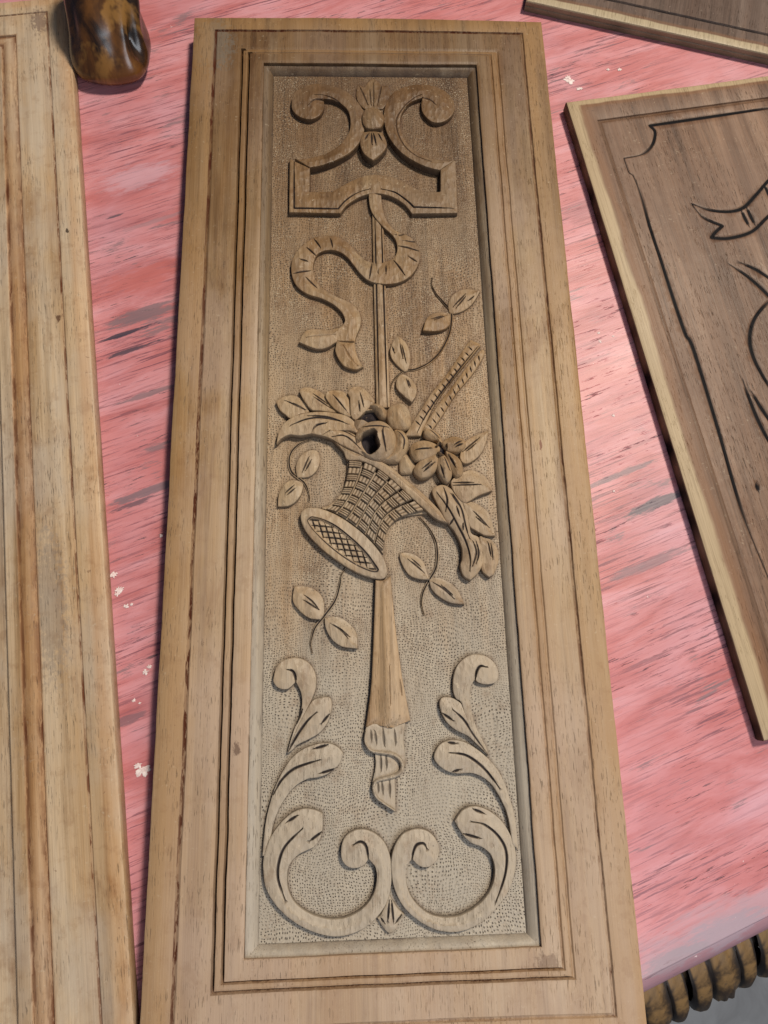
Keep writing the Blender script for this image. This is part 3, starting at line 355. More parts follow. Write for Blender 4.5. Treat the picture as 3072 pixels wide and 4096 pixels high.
    t.finish(c, t.math('ADD', .30, t.math('MULTIPLY', b, .25)), bump, .0006, .5, .4)
    return m
M['pink'] = pink_paint()

def plain(name, c1, c2, scale, rough, spec=.4, stretch=(1,1,1), lo=.38, hi=.64, coat=0.0, bstr=.5, extra=None):
    m = newmat(name); t = NT(m); P = t.vmul(t.pos(), stretch)
    a = t.noise(P, scale, 5, .62, .6)
    c = t.mix(t.sm(a,lo,hi), c1, c2)
    if extra:
        b = t.noise(t.vadd(P,(41,7,3)), scale*extra[1], 4, .6); c = t.mix(t.sm(b,extra[2],extra[2]+.1,0,extra[3]), c, extra[0])
    res = t.attr('residue_shade'); c = t.mix(res, c, (.012,.009,.008))
    t.finish(c, rough, a, .0008, bstr, spec, coat)
    return m
M['foot']  = plain('polished_dark_walnut', (.020,.010,.005), (.17,.068,.016), .022, .27, .5, (1.0,1.0,.35), .38,.62, .4, .25, ((.32,.16,.04),1.6,.57,.8))
M['gad']   = plain('rubbed_carved_edge_wood', (.035,.022,.013), (.185,.108,.042), .04, .48, .35, (1,1,.6), .36,.60, 0, .6, ((.03,.026,.024),1.3,.56,.8))
M['floor'] = plain('grey_concrete', (.17,.18,.20), (.22,.235,.26), .012, .7, .3)
M['white'] = plain('white_paint_drop', (.68,.52,.50), (.84,.75,.72), .3, .5, .3)
M['leg']   = plain('dark_leg_wood', (.018,.013,.010), (.05,.033,.022), .03, .4, .4)

# ------------------------------------------------------------------ object helpers
def link(name, me, mat, parent=None):
    o = bpy.data.objects.new(name, me); col.objects.link(o)
    if mat is not None and not me.materials: me.materials.append(mat)
    if parent is not None: o.parent = parent
    return o
def empty(name, loc=(0,0,0), rz=0.0):
    o = bpy.data.objects.new(name, None); col.objects.link(o); o.location = loc; o.rotation_euler = (0,0,rz)
    o.empty_display_size = .02; return o
def tag(o, label, cat, group=None, kind=None):
    if label: o['label'] = label
    if cat: o['category'] = cat
    if group: o['group'] = group
    if kind: o['kind'] = kind
    return o
def mesh(name, V, F, res=None, amber=None, sharp=38.0):
    me = bpy.data.meshes.new(name)
    me.from_pydata([(float(v[0])*MM, float(v[1])*MM, float(v[2])*MM) for v in V], [], F); me.update()
    for nm, arr in (('residue_shade',res),('amber',amber)):
        a = me.attributes.new(nm, 'FLOAT', 'POINT')
        if arr is not None: a.data.foreach_set('value', np.asarray(arr, dtype=np.float32))
    me.polygons.foreach_set('use_smooth', [True]*len(me.polygons))
    if sharp: me.set_sharp_from_angle(angle=math.radians(sharp))
    return me
def nz(x, y, s, seed=0.0): return mn.noise(Vector((x*s+seed, y*s-seed*1.7, seed*.37)))

def smooth(pts, closed=True, step=1.1):
    P = [np.array(p[:2], float) for p in pts]; C = [len(p) > 2 for p in pts]; n = len(P); out = []
    for i in range(n if closed else n-1):
        j = (i+1) % n; p1, p2 = P[i], P[j]
        p0 = p1 if (C[i] or (not closed and i == 0)) else P[i-1]
        p3 = p2 if (C[j] or (not closed and j == n-1)) else P[(j+1) % n]
        if np.allclose(p1, p2): continue
        k = max(1, int(math.ceil(np.linalg.norm(p2-p1)/step)))
        for q in range(k):
            t = q/k
            out.append(.5*((2*p1)+(-p0+p2)*t+(2*p0-5*p1+4*p2-p3)*t*t+(-p0+3*p1-3*p2+p3)*t**3))
    if not closed: out.append(P[-1])
    return np.array(out)
def segdist(Q, A, B):
    """distance of points Q to each segment; returns min distance and running fraction along the chain"""
    d = B-A; L = np.linalg.norm(d, axis=1); cum = np.concatenate([[0],np.cumsum(L)]); tot = max(cum[-1],1e-9)
    best = np.full(len(Q), 1e9); fr = np.zeros(len(Q)); ix = np.zeros(len(Q), int)
    for i in range(len(A)):
        l2 = max(L[i]**2, 1e-12)
        t = np.clip(((Q-A[i])@d[i])/l2, 0, 1)
        e = np.linalg.norm(Q-(A[i]+t[:,None]*d[i]), axis=1); k = e < best
        best[k] = e[k]; fr[k] = (cum[i]+t[k]*L[i])/tot; ix[k] = i
    return best, fr, ix
def inside(Q, poly):
    x, y = Q[:,0], Q[:,1]; r = np.zeros(len(Q), bool); a = poly; b = np.roll(poly,-1,axis=0)
    for (x1,y1),(x2,y2) in zip(a,b):
        if y1 == y2: continue
        c = ((y1 > y) != (y2 > y)) & (x < (x2-x1)*(y-y1)/(y2-y1)+x1); r ^= c
    return r

def relief(name, outline, H, parent, mat='carving', z0=-8.0, a=.55, edge=.9, cuts=(), cw=.95, cd=1.3, res=1.5, tilt=None, shape=None,
           holes=(), skirt=1.0, draft=.35, wob=.14, res_shade_wall=.68, cut_res=.95, amber=0.0, is_smooth=True, soft=0.0):
    """One carved piece: outline in mm, H its height over z0, cuts = knife lines sunk into its top."""
    poly = smooth(outline, True, 1.1) if is_smooth else np.array(outline, float)
    seed = (sum(map(ord, name)) % 97)*.31+len(outline)
    lo, hi = poly.min(0), poly.max(0)
    gx, gy = np.meshgrid(np.arange(lo[0],hi[0]+res,res), np.arange(lo[1],hi[1]+res,res*.87))
    gx = gx+(np.arange(gx.shape[0])%2)[:,None]*res*.5
    pts = np.stack([gx.ravel(),gy.ravel()],1); pts = pts+rng.uniform(-.12,.12,pts.shape)*res
    A, B = poly, np.roll(poly,-1,axis=0)
    tan = np.roll(poly,-1,axis=0)-np.roll(poly,1,axis=0); nrm = np.stack([-tan[:,1],tan[:,0]],1)/(np.linalg.norm(tan,axis=1)[:,None]+1e-9)
    area2 = np.sum(A[:,0]*B[:,1]-B[:,0]*A[:,1])
    if area2 < 0: nrm = -nrm
    pts = pts[inside(pts, poly)]
    if len(pts): pts = pts[segdist(pts,A,B)[0] > edge*1.25]
    rings = []
    for f_ in (.33,1.0):
        r = poly+nrm*edge*f_; r = r[inside(r,poly)]
        if len(r): r = r[segdist(r,A,B)[0] > edge*f_*.85]
        rings.append(r)
    cl = [smooth(c_, False, 1.2) for c_ in cuts]; gp = []
    for c_ in cl:
        tg = np.gradient(c_, axis=0); nn = np.stack([-tg[:,1],tg[:,0]],1)/(np.linalg.norm(tg,axis=1)[:,None]+1e-9)
        for s in (0,-.5,.5,-.85,.85,-1.12,1.12): gp.append(c_+nn*cw*s)
        if len(pts): pts = pts[segdist(pts,c_[:-1],c_[1:])[0] > cw*1.4]
    if gp:
        gp = np.concatenate(gp); gp = gp[inside(gp,poly)]
        if len(gp): gp = gp[segdist(gp,A,B)[0] > .22]
    for (hx,hy,rx,ry,dep) in holes:
        an = np.linspace(0,2*math.pi,40,endpoint=False); wv = 1+.12*np.sin(3*an+1)+.07*np.sin(5*an)
        for q_ in (.70,.80,.90,1.0,1.08):
            rg = np.stack([hx+rx*q_/wv*np.cos(an), hy+ry*q_/wv*np.sin(an)],1); rg = rg[inside(rg,poly)]
            if len(rg): rings.append(rg[segdist(rg,A,B)[0] > .3])
    allp = [poly, pts]+rings+([gp] if len(gp) else [])
    allp = np.concatenate([p for p in allp if len(p)])
    n = len(poly)
    vs_, es_, fs_, ov, oe, of = delaunay_2d_cdt([Vector((float(p[0]),float(p[1]))) for p in allp], [(i,(i+1)%n) for i in range(n)], [], 1, .02)
    Q = np.array([(v[0],v[1]) for v in vs_]); d, _, ix = segdist(Q,A,B); D = max(d.max(), 1e-3)
    tt = np.clip(d/D,0,1); h = H*(a+(1-a)*(.65*tt+.35*np.sqrt(1-(1-tt)**2)))
    if shape is not None: h = h+shape(Q, d)
    if soft:                       # the chisel lets the upper right edges run out into the ground
        face = nrm[ix]@np.array([.55,.83]); face = np.clip(-face,0,1)
        h = h*(1-soft*face*np.exp(-(d/(.45*D+.8))**2))
    if tilt is not None:
        cen = Q.mean(0); h = h+(Q-cen)@np.array(tilt)
    h = h-edge*.8*(1-np.sqrt(np.clip(1-(1-np.clip(d/edge,0,1))**2,0,1)))
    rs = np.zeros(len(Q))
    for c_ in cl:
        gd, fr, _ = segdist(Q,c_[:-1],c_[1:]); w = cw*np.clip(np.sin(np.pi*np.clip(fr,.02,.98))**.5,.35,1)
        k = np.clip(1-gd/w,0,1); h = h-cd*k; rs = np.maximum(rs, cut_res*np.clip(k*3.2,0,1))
    for (hx,hy,rx,ry,dep) in holes:
        rr = np.sqrt(((Q[:,0]-hx)/rx)**2+((Q[:,1]-hy)/ry)**2); ang = np.arctan2((Q[:,1]-hy)/ry,(Q[:,0]-hx)/rx); rr = rr*(1+.12*np.sin(3*ang+1)+.07*np.sin(5*ang))
        k = 1-np.clip((rr-.72)/.34,0,1); k = k*k*(3-2*k); h = h-dep*k; rs = np.maximum(rs, 1.3*k)  # holes blackened inside, their shade put into the colour
    z = np.array([z0+hh+wob*(1.3*nz(q[0],q[1],.14,seed)+.9*nz(q[0]*1.0,q[1]*.6,.42,seed)) for q,hh in zip(Q,h)])
    z = np.maximum(z, z0+.15)
    F = [tuple(f) for f in fs_]
    cnt = {}
    for f in F:
        for i in range(len(f)):
            e = (f[i],f[(i+1)%len(f)]); cnt[e] = 1
    bnd = [e for e in cnt if (e[1],e[0]) not in cnt]
    V = [(q[0],q[1],zz) for q,zz in zip(Q,z)]; R = list(rs); low = {}; mid = {}
    cenp = {}
    for i,j in bnd:
        dv = Q[j]-Q[i]; nn = np.array([dv[1],-dv[0]]); nn = nn/(np.linalg.norm(nn)+1e-9)
        for k in (i,j): cenp.setdefault(k, []).append(nn)
    for k, ns in cenp.items():
        nn = np.mean(ns,0); o_ = Q[k]+nn*draft
        mid[k] = len(V); V.append((Q[k][0]+nn[0]*draft*.5,Q[k][1]+nn[1]*draft*.5,(V[k][2]+z0)*.5)); R.append(res_shade_wall*.6)
        low[k] = len(V); V.append((o_[0],o_[1],z0-skirt)); R.append(res_shade_wall)  # walls darken downwards: old finish plus shade put into the colour
    for i,j in bnd:
        F.append((j,i,mid[i],mid[j])); F.append((mid[j],mid[i],low[i],low[j]))
    me = mesh(name, V, F, R, [amber]*len(V))
    return link(name, me, M[mat], parent)

def band(name, line, w, H, parent, mat='carving', z0=-8.0, taper=True, scored=True, **kw):
    c = smooth(line, False, 2.0); tg = np.gradient(c,axis=0); nn = np.stack([-tg[:,1],tg[:,0]],1)/(np.linalg.norm(tg,axis=1)[:,None]+1e-9)
    s = np.linspace(0,1,len(c)); ww = w*(np.clip(np.sin(np.pi*np.clip(s,.04,.96))**.5,.45,1) if taper else np.ones(len(c)))
    poly = np.concatenate([c+nn*ww[:,None], (c-nn*ww[:,None])[::-1]])
    return relief(name, [tuple(p) for p in poly], H, parent, mat, z0, cuts=([[tuple(p) for p in c[1:-1]]] if scored else ()), is_smooth=False, **kw)

def ring_board(name, rings, mat, parent, nx=60, ny=160, cap=True, wob=.18, seed=1.0, bow=0.0):
    """Mitred board: rings = (xl,xr,yb,yt, z or (zl,zr,zb,zt), residue, amber) from outside inwards, mm."""
    V = []; F = []; R = []; A = []
    per = 2*(nx+ny)
    for (xl,xr,yb,yt,z,re,am) in rings:
        zz = z if isinstance(z, tuple) else (z,)*4
        rr = re if isinstance(re, tuple) else (re,)*4
        aa = am if isinstance(am, tuple) else (am,)*4
        loop = [(xl+(xr-xl)*i/nx, yb, 2) for i in range(nx)]+[(xr, yb+(yt-yb)*i/ny, 1) for i in range(ny)]+[(xr-(xr-xl)*i/nx, yt, 3) for i in range(nx)]+[(xl, yt-(yt-yb)*i/ny, 0) for i in range(ny)]
        for (x,y,s) in loop:
            k = wob
            y += bow*(1-min(1.0,(2*x/(rings[0][1]-rings[0][0]))**2))*max(0.0,(abs(y)-340)/60)
            V.append((x+k*(nz(x,y,.03,seed)+.5*nz(x,y,.15,seed+3)), y+k*(nz(x,y,.03,seed+5)+.5*nz(x,y,.15,seed+7)), zz[s]+k*.5*nz(x,y,.02,seed+9)))
            R.append(rr[s]*(.75+.5*nz(x,y,.05,seed+11))); A.append(aa[s])
    for r in range(len(rings)-1):
        for i in range(per):
            a_, b_ = r*per+i, r*per+(i+1)%per
            F.append((a_,b_,b_+per,a_+per))
    if cap: F.append(tuple(range((len(rings)-1)*per, len(rings)*per)))
    return link(name, mesh(name, V, F, R, A, 30.0), mat, parent)

# ------------------------------------------------------------------ floor and table
def grid_obj(name, x0,x1,y0,y1,z,nx,ny,mat,parent=None,amp=0.0,s=.02):
    V = []; F = []
    for j in range(ny+1):
        for i in range(nx+1):
            x = x0+(x1-x0)*i/nx; y = y0+(y1-y0)*j/ny; V.append((x,y,z+amp*(nz(x,y,s,4.0)+.5*nz(x,y,s*3.1,9.0))))
    for j in range(ny):
        for i in range(nx):
            k = j*(nx+1)+i; F.append((k,k+1,k+nx+2,k+nx+1))
    return link(name, mesh(name, V, F), mat, parent)
tag(grid_obj('floor', -3000,3000,-3000,3000,-740,4,4,M['floor']), 'grey concrete floor below the table edge', None, kind='structure')

TA = math.radians(20.7)
table = empty('table', (0.1678,-0.3786,0), TA)
tag(table, 'pink painted wooden table with a rope carved edge, under all the panels', 'table')
# table frame: +x along the front edge, -y outwards
top = grid_obj('tabletop', -1150,750,0.6,1150,0,190,115,M['pink'],table,.35,.012)
def extrude(name, prof, x0, x1, n, mat, parent, amp=.25, sharp=30):
    V = []; F = []; m = len(prof)
    for i in range(n+1):
        x = x0+(x1-x0)*i/n
        for k,(y,z) in enumerate(prof): V.append((x, y+amp*nz(x,k*9.0,.03,2.0), z+amp*nz(x,k*9.0,.03,6.0)))
    for i in range(n):
        for k in range(m-1):
            a_ = i*m+k; F.append((a_,a_+1,a_+m+1,a_+m))
    return link(name, mesh(name, V, F, None, None, sharp), mat, parent)
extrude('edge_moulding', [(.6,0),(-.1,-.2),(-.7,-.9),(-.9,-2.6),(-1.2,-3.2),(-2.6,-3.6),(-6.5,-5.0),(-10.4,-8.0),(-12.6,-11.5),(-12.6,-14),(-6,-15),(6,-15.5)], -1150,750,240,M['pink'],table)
apron = extrude('apron', [(4,-15.5),(-10,-17),(-22,-24),(-32,-36),(-36,-52),(-32,-68),(-12,-79),(8,-80)], -1150,750,40,M['gad'],table)
# rope-carved lobes under the edge: two narrow lobes, a slit between, then one broad rough lobe
def lobe(w, full, rough, seed):
    prof = [(-8,-14.6),(-20,-16),(-34,-21),(-46,-30),(-55,-41),(-59,-52),(-56,-64),(-44,-74),(-20,-80)]
    V = []; F = []; R = []; nu = 12
    for i in range(nu+1):
        u = -1+2*i/nu; k = (1-abs(u)**3.2)**.5 if abs(u) < 1 else 0
        for j,(y,z) in enumerate(prof):
            skew = -1.5*math.sin(j/8*math.pi)
            dy = (y+1)*(full+(1-full)*k)-1
            V.append((u*w*.5+skew, dy+rough*nz(u*w,j*6,.12,seed)*2, z*(.93+.07*k)+rough*nz(u*w,j*6,.1,seed+4)*1.5))
            R.append(.95 if abs(u) > .8 else 0.0)
    m = len(prof)
    for i in range(nu):
        for j in range(m-1):
            a_ = i*m+j; F.append((a_,a_+1,a_+m+1,a_+m))
    return mesh('rope_lobe', V, F, R, None, 50)
L1, L2, L3 = lobe(13.5,.80,.5,1.0), lobe(15.0,.80,.5,3.0), lobe(23.0,.76,1.4,5.0)
period = 55.0
for k in range(-3, 4):
    x = 33.0+k*period
    for me, dx in ((L1,-9.0),(L2,9.2),(L3,28.6)):
        o = link('rope_lobe', me, M['gad'], table); o.location = ((x+dx-2.0)*MM, 0, 0)
# a curved leg under the corner
def tube(name, pts, rad, mat, parent, nseg=14):
    c = smooth(pts and [p[:2] for p in pts], False, 1e9) if False else np.array(pts, float)
    V = []; F = []
    for i,p in enumerate(c):
        t_ = (c[min(i+1,len(c)-1)]-c[max(i-1,0)]); t_ = t_/np.linalg.norm(t_)
        up = np.array([0,1,0.]) if abs(t_[1]) < .9 else np.array([1,0,0.]); s_ = np.cross(t_,up); s_ /= np.linalg.norm(s_); q_ = np.cross(s_,t_)
        for k in range(nseg):
            an = 2*math.pi*k/nseg; V.append(tuple(p+rad[i]*(math.cos(an)*s_+math.sin(an)*q_)))
    for i in range(len(c)-1):
        for k in range(nseg):
            a_ = i*nseg+k; b_ = i*nseg+(k+1)%nseg; F.append((a_,b_,b_+nseg,a_+nseg))
    return link(name, mesh(name, V, F, None, None, None), mat, parent)
tube('leg', [(52,20,-75),(58,2,-120),(72,-14,-180),(92,-24,-260),(112,-26,-360),(122,-22,-480),(120,-14,-620),(118,-6,-738)], [20,19,17,15,14,13,13,17], M['leg'], table)
# dried drops of white paint
def drop(x, y, r, seed):
    n = 26; V = []; F = []
    for q, (f_, z) in enumerate(((1.0,.02),(.8,.2),(.35,.26))):
        for i in range(n):
            a_ = 2*math.pi*i/n; rr = .8*r*f_*(1+.9*nz(math.cos(a_)*30,math.sin(a_)*30,.07,seed)+.5*nz(math.cos(a_)*30,math.sin(a_)*30,.19,seed)); V.append((rr*1.3*math.cos(a_),rr*math.sin(a_),z))
    for q in range(2):
        for i in range(n): F.append((q*n+i,q*n+(i+1)%n,(q+1)*n+(i+1)%n,(q+1)*n+i))
    F.append(tuple(range(2*n,3*n)))
    o = link('paint_drop', mesh('paint_drop', V, F), M['white'], table)
    d = Vector((x-167.8,y+378.6)); o.location = ((d.x*math.cos(TA)+d.y*math.sin(TA))*MM, (-d.x*math.sin(TA)+d.y*math.cos(TA))*MM, 0.0003)
for i,(x,y,r) in enumerate([(-200.9,-100.1,2.6),(-204.5,-101,1.6),(-196,-111.5,2.8),(-197.5,-115,1.7),(-190,-123.9,1.9),(-186.5,-122.6,1.2),(-167.5,-71.2,1.4),(-171.5,-238.7,4.2),(-175,-235,2.2),(-171.2,-168,1.6),(-173.4,-171.6,2.0),(-180.6,-191.3,1.5),(-176,-193,.9),
    (185.3,357,3.6),(184.6,360.5,2.4),(194.3,347.9,2.2),(235,370.1,1.8),(224,370,1.4),(263.1,410.2,1.8),(186.6,88.3,1.2),(190.2,22.1,1.3),(186.1,96.2,1.3),(198.1,93.1,.9),(183.8,-42,1.0)]):
    drop(x,y,r,i*1.37)

# ------------------------------------------------------------------ the carved panel in the middle
panel = empty('relief_panel', (0,0,FACE*MM))
tag(panel, 'tall carved wooden panel with flower basket, ribbon and scrolls, in the centre', 'carved panel')
def rr_(x, yb, yt, z, re=0.0, am=0.0): return (-x, x, yb, yt, z, re, am)
AM = .62
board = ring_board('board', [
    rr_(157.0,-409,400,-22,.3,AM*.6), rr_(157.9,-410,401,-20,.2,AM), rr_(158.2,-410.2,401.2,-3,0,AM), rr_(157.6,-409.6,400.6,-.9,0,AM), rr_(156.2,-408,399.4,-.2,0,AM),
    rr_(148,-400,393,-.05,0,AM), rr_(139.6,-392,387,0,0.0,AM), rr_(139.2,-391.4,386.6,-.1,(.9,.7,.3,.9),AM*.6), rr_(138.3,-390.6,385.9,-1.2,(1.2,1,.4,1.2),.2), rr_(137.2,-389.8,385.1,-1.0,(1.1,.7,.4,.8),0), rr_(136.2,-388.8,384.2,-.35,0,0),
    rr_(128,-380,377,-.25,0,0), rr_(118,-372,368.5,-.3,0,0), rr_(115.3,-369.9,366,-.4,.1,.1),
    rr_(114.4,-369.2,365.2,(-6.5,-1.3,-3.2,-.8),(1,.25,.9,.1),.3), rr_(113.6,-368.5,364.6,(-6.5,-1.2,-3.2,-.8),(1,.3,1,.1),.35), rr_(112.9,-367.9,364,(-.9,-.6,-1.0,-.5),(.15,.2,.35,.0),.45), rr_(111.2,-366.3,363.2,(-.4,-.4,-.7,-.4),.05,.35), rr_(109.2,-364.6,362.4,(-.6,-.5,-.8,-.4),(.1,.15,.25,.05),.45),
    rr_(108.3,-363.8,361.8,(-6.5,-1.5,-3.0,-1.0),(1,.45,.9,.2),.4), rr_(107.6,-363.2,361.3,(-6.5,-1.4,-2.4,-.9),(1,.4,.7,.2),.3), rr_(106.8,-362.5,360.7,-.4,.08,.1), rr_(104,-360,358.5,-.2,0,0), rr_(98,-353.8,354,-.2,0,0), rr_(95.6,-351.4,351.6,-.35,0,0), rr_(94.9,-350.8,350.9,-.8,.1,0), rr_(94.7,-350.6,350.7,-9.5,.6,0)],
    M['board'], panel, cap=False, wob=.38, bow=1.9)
ring_board('recess_moulding', [rr_(94.8,-350.7,350.8,-3.2,(.3,.8,.1,.7)), rr_(94.0,-350.0,350.0,-3.3,(.2,.55,.05,.5)), rr_(92.2,-348.8,348.6,-3.7,(.05,.12,.0,.3)), rr_(89.8,-346.9,346.8,-5.0,0), rr_(88.2,-345.6,345.6,-6.8,.1), rr_(87.4,-344.9,344.9,-7.7,(.4,.55,.4,.6)), rr_(86.9,-344.4,344.4,-8.6,.85), rr_(86.3,-343.9,343.9,-8.7,.6)], M['bevel'], panel, cap=False, seed=4.0, wob=.3)  # right and top steps darker: shade of the recess edge painted in
# ground of the field, gently uneven from the punch, old finish and painted shade against the carving
V = []; F = []; nx, ny = 144, 572
for j in range(ny+1):
    for i in range(nx+1):
        x = -86.8+173.6*i/nx; y = -344.4+688.8*j/ny; V.append((x,y,-8.15+.28*nz(x,y,.05,1.0)+.2*nz(x,y,.2,3.0)))
for j in range(ny):
    for i in range(nx): k = j*(nx+1)+i; F.append((k,k+1,k+nx+2,k+nx+1))
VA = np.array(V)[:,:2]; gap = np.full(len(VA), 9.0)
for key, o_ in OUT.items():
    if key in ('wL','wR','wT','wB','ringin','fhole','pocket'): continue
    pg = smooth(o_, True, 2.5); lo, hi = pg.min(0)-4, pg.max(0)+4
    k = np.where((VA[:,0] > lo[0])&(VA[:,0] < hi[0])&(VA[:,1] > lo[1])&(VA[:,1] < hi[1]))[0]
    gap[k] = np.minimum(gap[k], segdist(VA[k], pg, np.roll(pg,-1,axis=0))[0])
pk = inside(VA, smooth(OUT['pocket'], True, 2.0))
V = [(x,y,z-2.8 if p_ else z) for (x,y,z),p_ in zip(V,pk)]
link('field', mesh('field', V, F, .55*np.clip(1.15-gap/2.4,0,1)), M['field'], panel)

def R_(key, name, H, parent, **kw):
    kw.setdefault('edge', .42)
    kw.setdefault('soft', .3)
    return relief(name, OUT[key], H*1.05, parent, cuts=CUTS.get(key, ()), **kw)

# cartouche at the top
cart = R_('cartouche','cartouche_band',4.7,panel,a=.86,cw=.9,cd=1.5,soft=.3,skirt=4.5)
for k in ('scrollL','scrollR'): R_(k,'scroll',4.7,cart,a=.84,soft=.55,skirt=4.5,cw=.8,cd=.8,cut_res=.55)
R_('palmette','palmette',2.0,cart,a=.5,cd=.9,cut_res=.5); R_('knot','knot',7.8,cart,a=.62); R_('bud','bud',6.0,cart,a=.7,cd=1.2,skirt=4.5)
# ribbon on a staff
staff = R_('staff','staff',3.0,panel,a=.7,cw=.8,cd=1.2)
ribbon = R_('ribbon','ribbon',4.0,panel,a=.93,soft=.6,cw=.95,cd=1.2,cut_res=.8)
R_('tailL','ribbon_tail',5.2,ribbon,a=.78,soft=.6,cut_res=.2,cd=.7); R_('tailR','ribbon_tail',5.0,ribbon,a=.78,soft=.6,cut_res=.2,cd=.7)
# vines
def leaf_tilt(k, s):
    p = np.array([q[:2] for q in OUT[k]]); cen = p.mean(0)
    tip = p[np.argmax(np.linalg.norm(p-p[0],axis=1))]; d = tip-p[0]; return tuple(d/np.linalg.norm(d)*s)
def vine(stem, leaves):
    st = band('vine_stem', STEMS[stem], 1.25, 1.5, panel, a=.7, edge=.4, cw=.75, cd=1.3, res=1.0, skirt=.6, draft=.2)
    for k, H in leaves: R_(k,'leaf',H,st,a=.8,soft=.9,cw=.8,cd=1.2,cut_res=.85,tilt=leaf_tilt(k,.07))
    return st
vine('stem1', [('leafA',2.6),('leafB',4.2),('leafC',3.6),('leafD',4.4)])
vine('stem2', [('leafE',3.2),('leafF',4.4)])
vine('stem3', [('leafG',4.0),('leafH',4.0)])
vine('stem4', [('leafI',4.4),('leafJ',4.4)])
# basket
basket = R_('body','basket',3.0,panel,a=.6,res=2.2)
handle = R_('rail1','handle_rail',4.8,basket,a=.7,cw=.75,cd=1.0)
rail2 = R_('rail2','handle_rail',3.2,basket,a=.7,cw=.75,cd=1.0)
R_('rim','basket_rim',7.2,basket,a=.8,res=1.1,cw=.8,cd=.5,cut_res=.15)
# base ring with a sunk lattice
ri = smooth(OUT['ringin'], True, 1.2)
def sunk(Q, d):
    di, _, _ = segdist(Q, ri, np.roll(ri,-1,axis=0)); ins = inside(Q, ri)
    return np.where(ins, -2.3*np.clip(di/1.3,0,1), 0.0)
c0 = ri.mean(0); ax = (np.array(OUT['ringin'][7][:2])-np.array(OUT['ringin'][0][:2])); ax = ax/np.linalg.norm(ax); pr = np.array([-ax[1],ax[0]])
lat = []
for s in (-1,1):
    dirv = (ax*.8-pr*.6) if s > 0 else np.array([1.0,-.12]); dirv = dirv/np.linalg.norm(dirv); off = np.array([-dirv[1],dirv[0]])
    for k in range(-16,17):
        L = np.array([c0+off*k*4.0+dirv*t_ for t_ in np.linspace(-45,45,181)]); ok = inside(L, ri); ok &= segdist(L, ri, np.roll(ri,-1,axis=0))[0] > 1.5
        L = L[ok]
        if len(L) > 8: lat.append([tuple(L[0]),tuple(L[len(L)//2]),tuple(L[-1])])
relief('basket_base', OUT['ring'], 7.0, basket, a=.8, cuts=lat+[[tuple(p) for p in np.concatenate([ri[::3],ri[:1]])]], cw=.75, cd=1.2, res=1.3, shape=sunk)
# woven blocks of the basket, each a bundle of three slips
_cache = {}
def sample(line, t):
    if id(line) not in _cache:
        c = smooth(line, False, .8); L = np.concatenate([[0],np.cumsum(np.linalg.norm(np.diff(c,axis=0),axis=1))]); L /= L[-1]; _cache[id(line)] = (c, L)
    c, L = _cache[id(line)]
    return np.array([np.interp(t, L, c[:,0]), np.interp(t, L, c[:,1])])
wl, wr, wt, wb = OUT['wL'], OUT['wR'], OUT['wT'], OUT['wB']
def coons(u, v):
    p = (1-v)*sample(wt,u)+v*sample(wb,u)+(1-u)*sample(wl,v)+u*sample(wr,v)
    return p-((1-u)*(1-v)*np.array(wt[0])+u*(1-v)*np.array(wt[-1])+(1-u)*v*np.array(wb[0])+u*v*np.array(wb[-1]))
NU, NV = 6, 8
for i in range(NU):
    for j in range(NV):
        along = (i+j)%2; n = 12; V = []; F = []; R = []
        us = [(i+.06+.88*p/n)/NU for p in range(n+1)]; vs2 = [(j+.06+.88*p/n)/NV for p in range(n+1)]
        cu = coons((i+.5)/NU,(j+.5)/NV); jit = .25*nz(i*9,j*9,.7,2.0)
        su = [sample(wt,u) for u in us]; sb = [sample(wb,u) for u in us]; sl = [sample(wl,v) for v in vs2]; sr = [sample(wr,v) for v in vs2]
        cc = (np.array(wt[0]),np.array(wt[-1]),np.array(wb[0]),np.array(wb[-1]))
        for q,v in enumerate(vs2):
            for p,u in enumerate(us):
                xy = (1-v)*su[p]+v*sb[p]+(1-u)*sl[q]+u*sr[q]-((1-u)*(1-v)*cc[0]+u*(1-v)*cc[1]+(1-u)*v*cc[2]+u*v*cc[3])
                base = 5.2+3.2*math.sin(math.pi*(.06+.88*u))-1.0*v
                s = (p if along else q)/n*3; fr = abs(math.sin(math.pi*s))**.45; eu = min(p,n-p,q,n-q)
                edge_ = 0 if eu == 0 else 1
                hgt = base-1.1+(1.25*fr*edge_)+jit
                V.append((xy[0],xy[1],-8+hgt-(1.6 if eu == 0 else 0))); R.append(.6 if eu == 0 else .4*max(0,1-fr*1.3))
        for q in range(n):
            for p in range(n):
                k = q*(n+1)+p; F.append((k,k+n+1,k+n+2,k+1))
        link('weave_slips', mesh('weave_slips', V, F, R, None, 60), M['carving'], basket)
# leaf sprays spilling out
spray = R_('sl5','leaf_spray',7.2,panel,a=.84,soft=.3,cw=1.0,cd=1.3)
for k,H in (('sl1',4.4),('sl2',5.0),('sl3',5.6),('sl4',5.8),('sl6',7.6)): R_(k,'leaf',H,spray,a=.84,soft=.65,cw=.8,cut_res=.85)
casc = R_('cr3','leaf_spray',7.6,panel,a=.66,cw=.95,cd=1.2)
for k,H in (('cr1',6.0),('cr2',5.6),('cr4',5.4),('fback',4.6)): R_(k,'leaf',H,casc,a=.84,soft=.7,cw=.8,cut_res=.85)
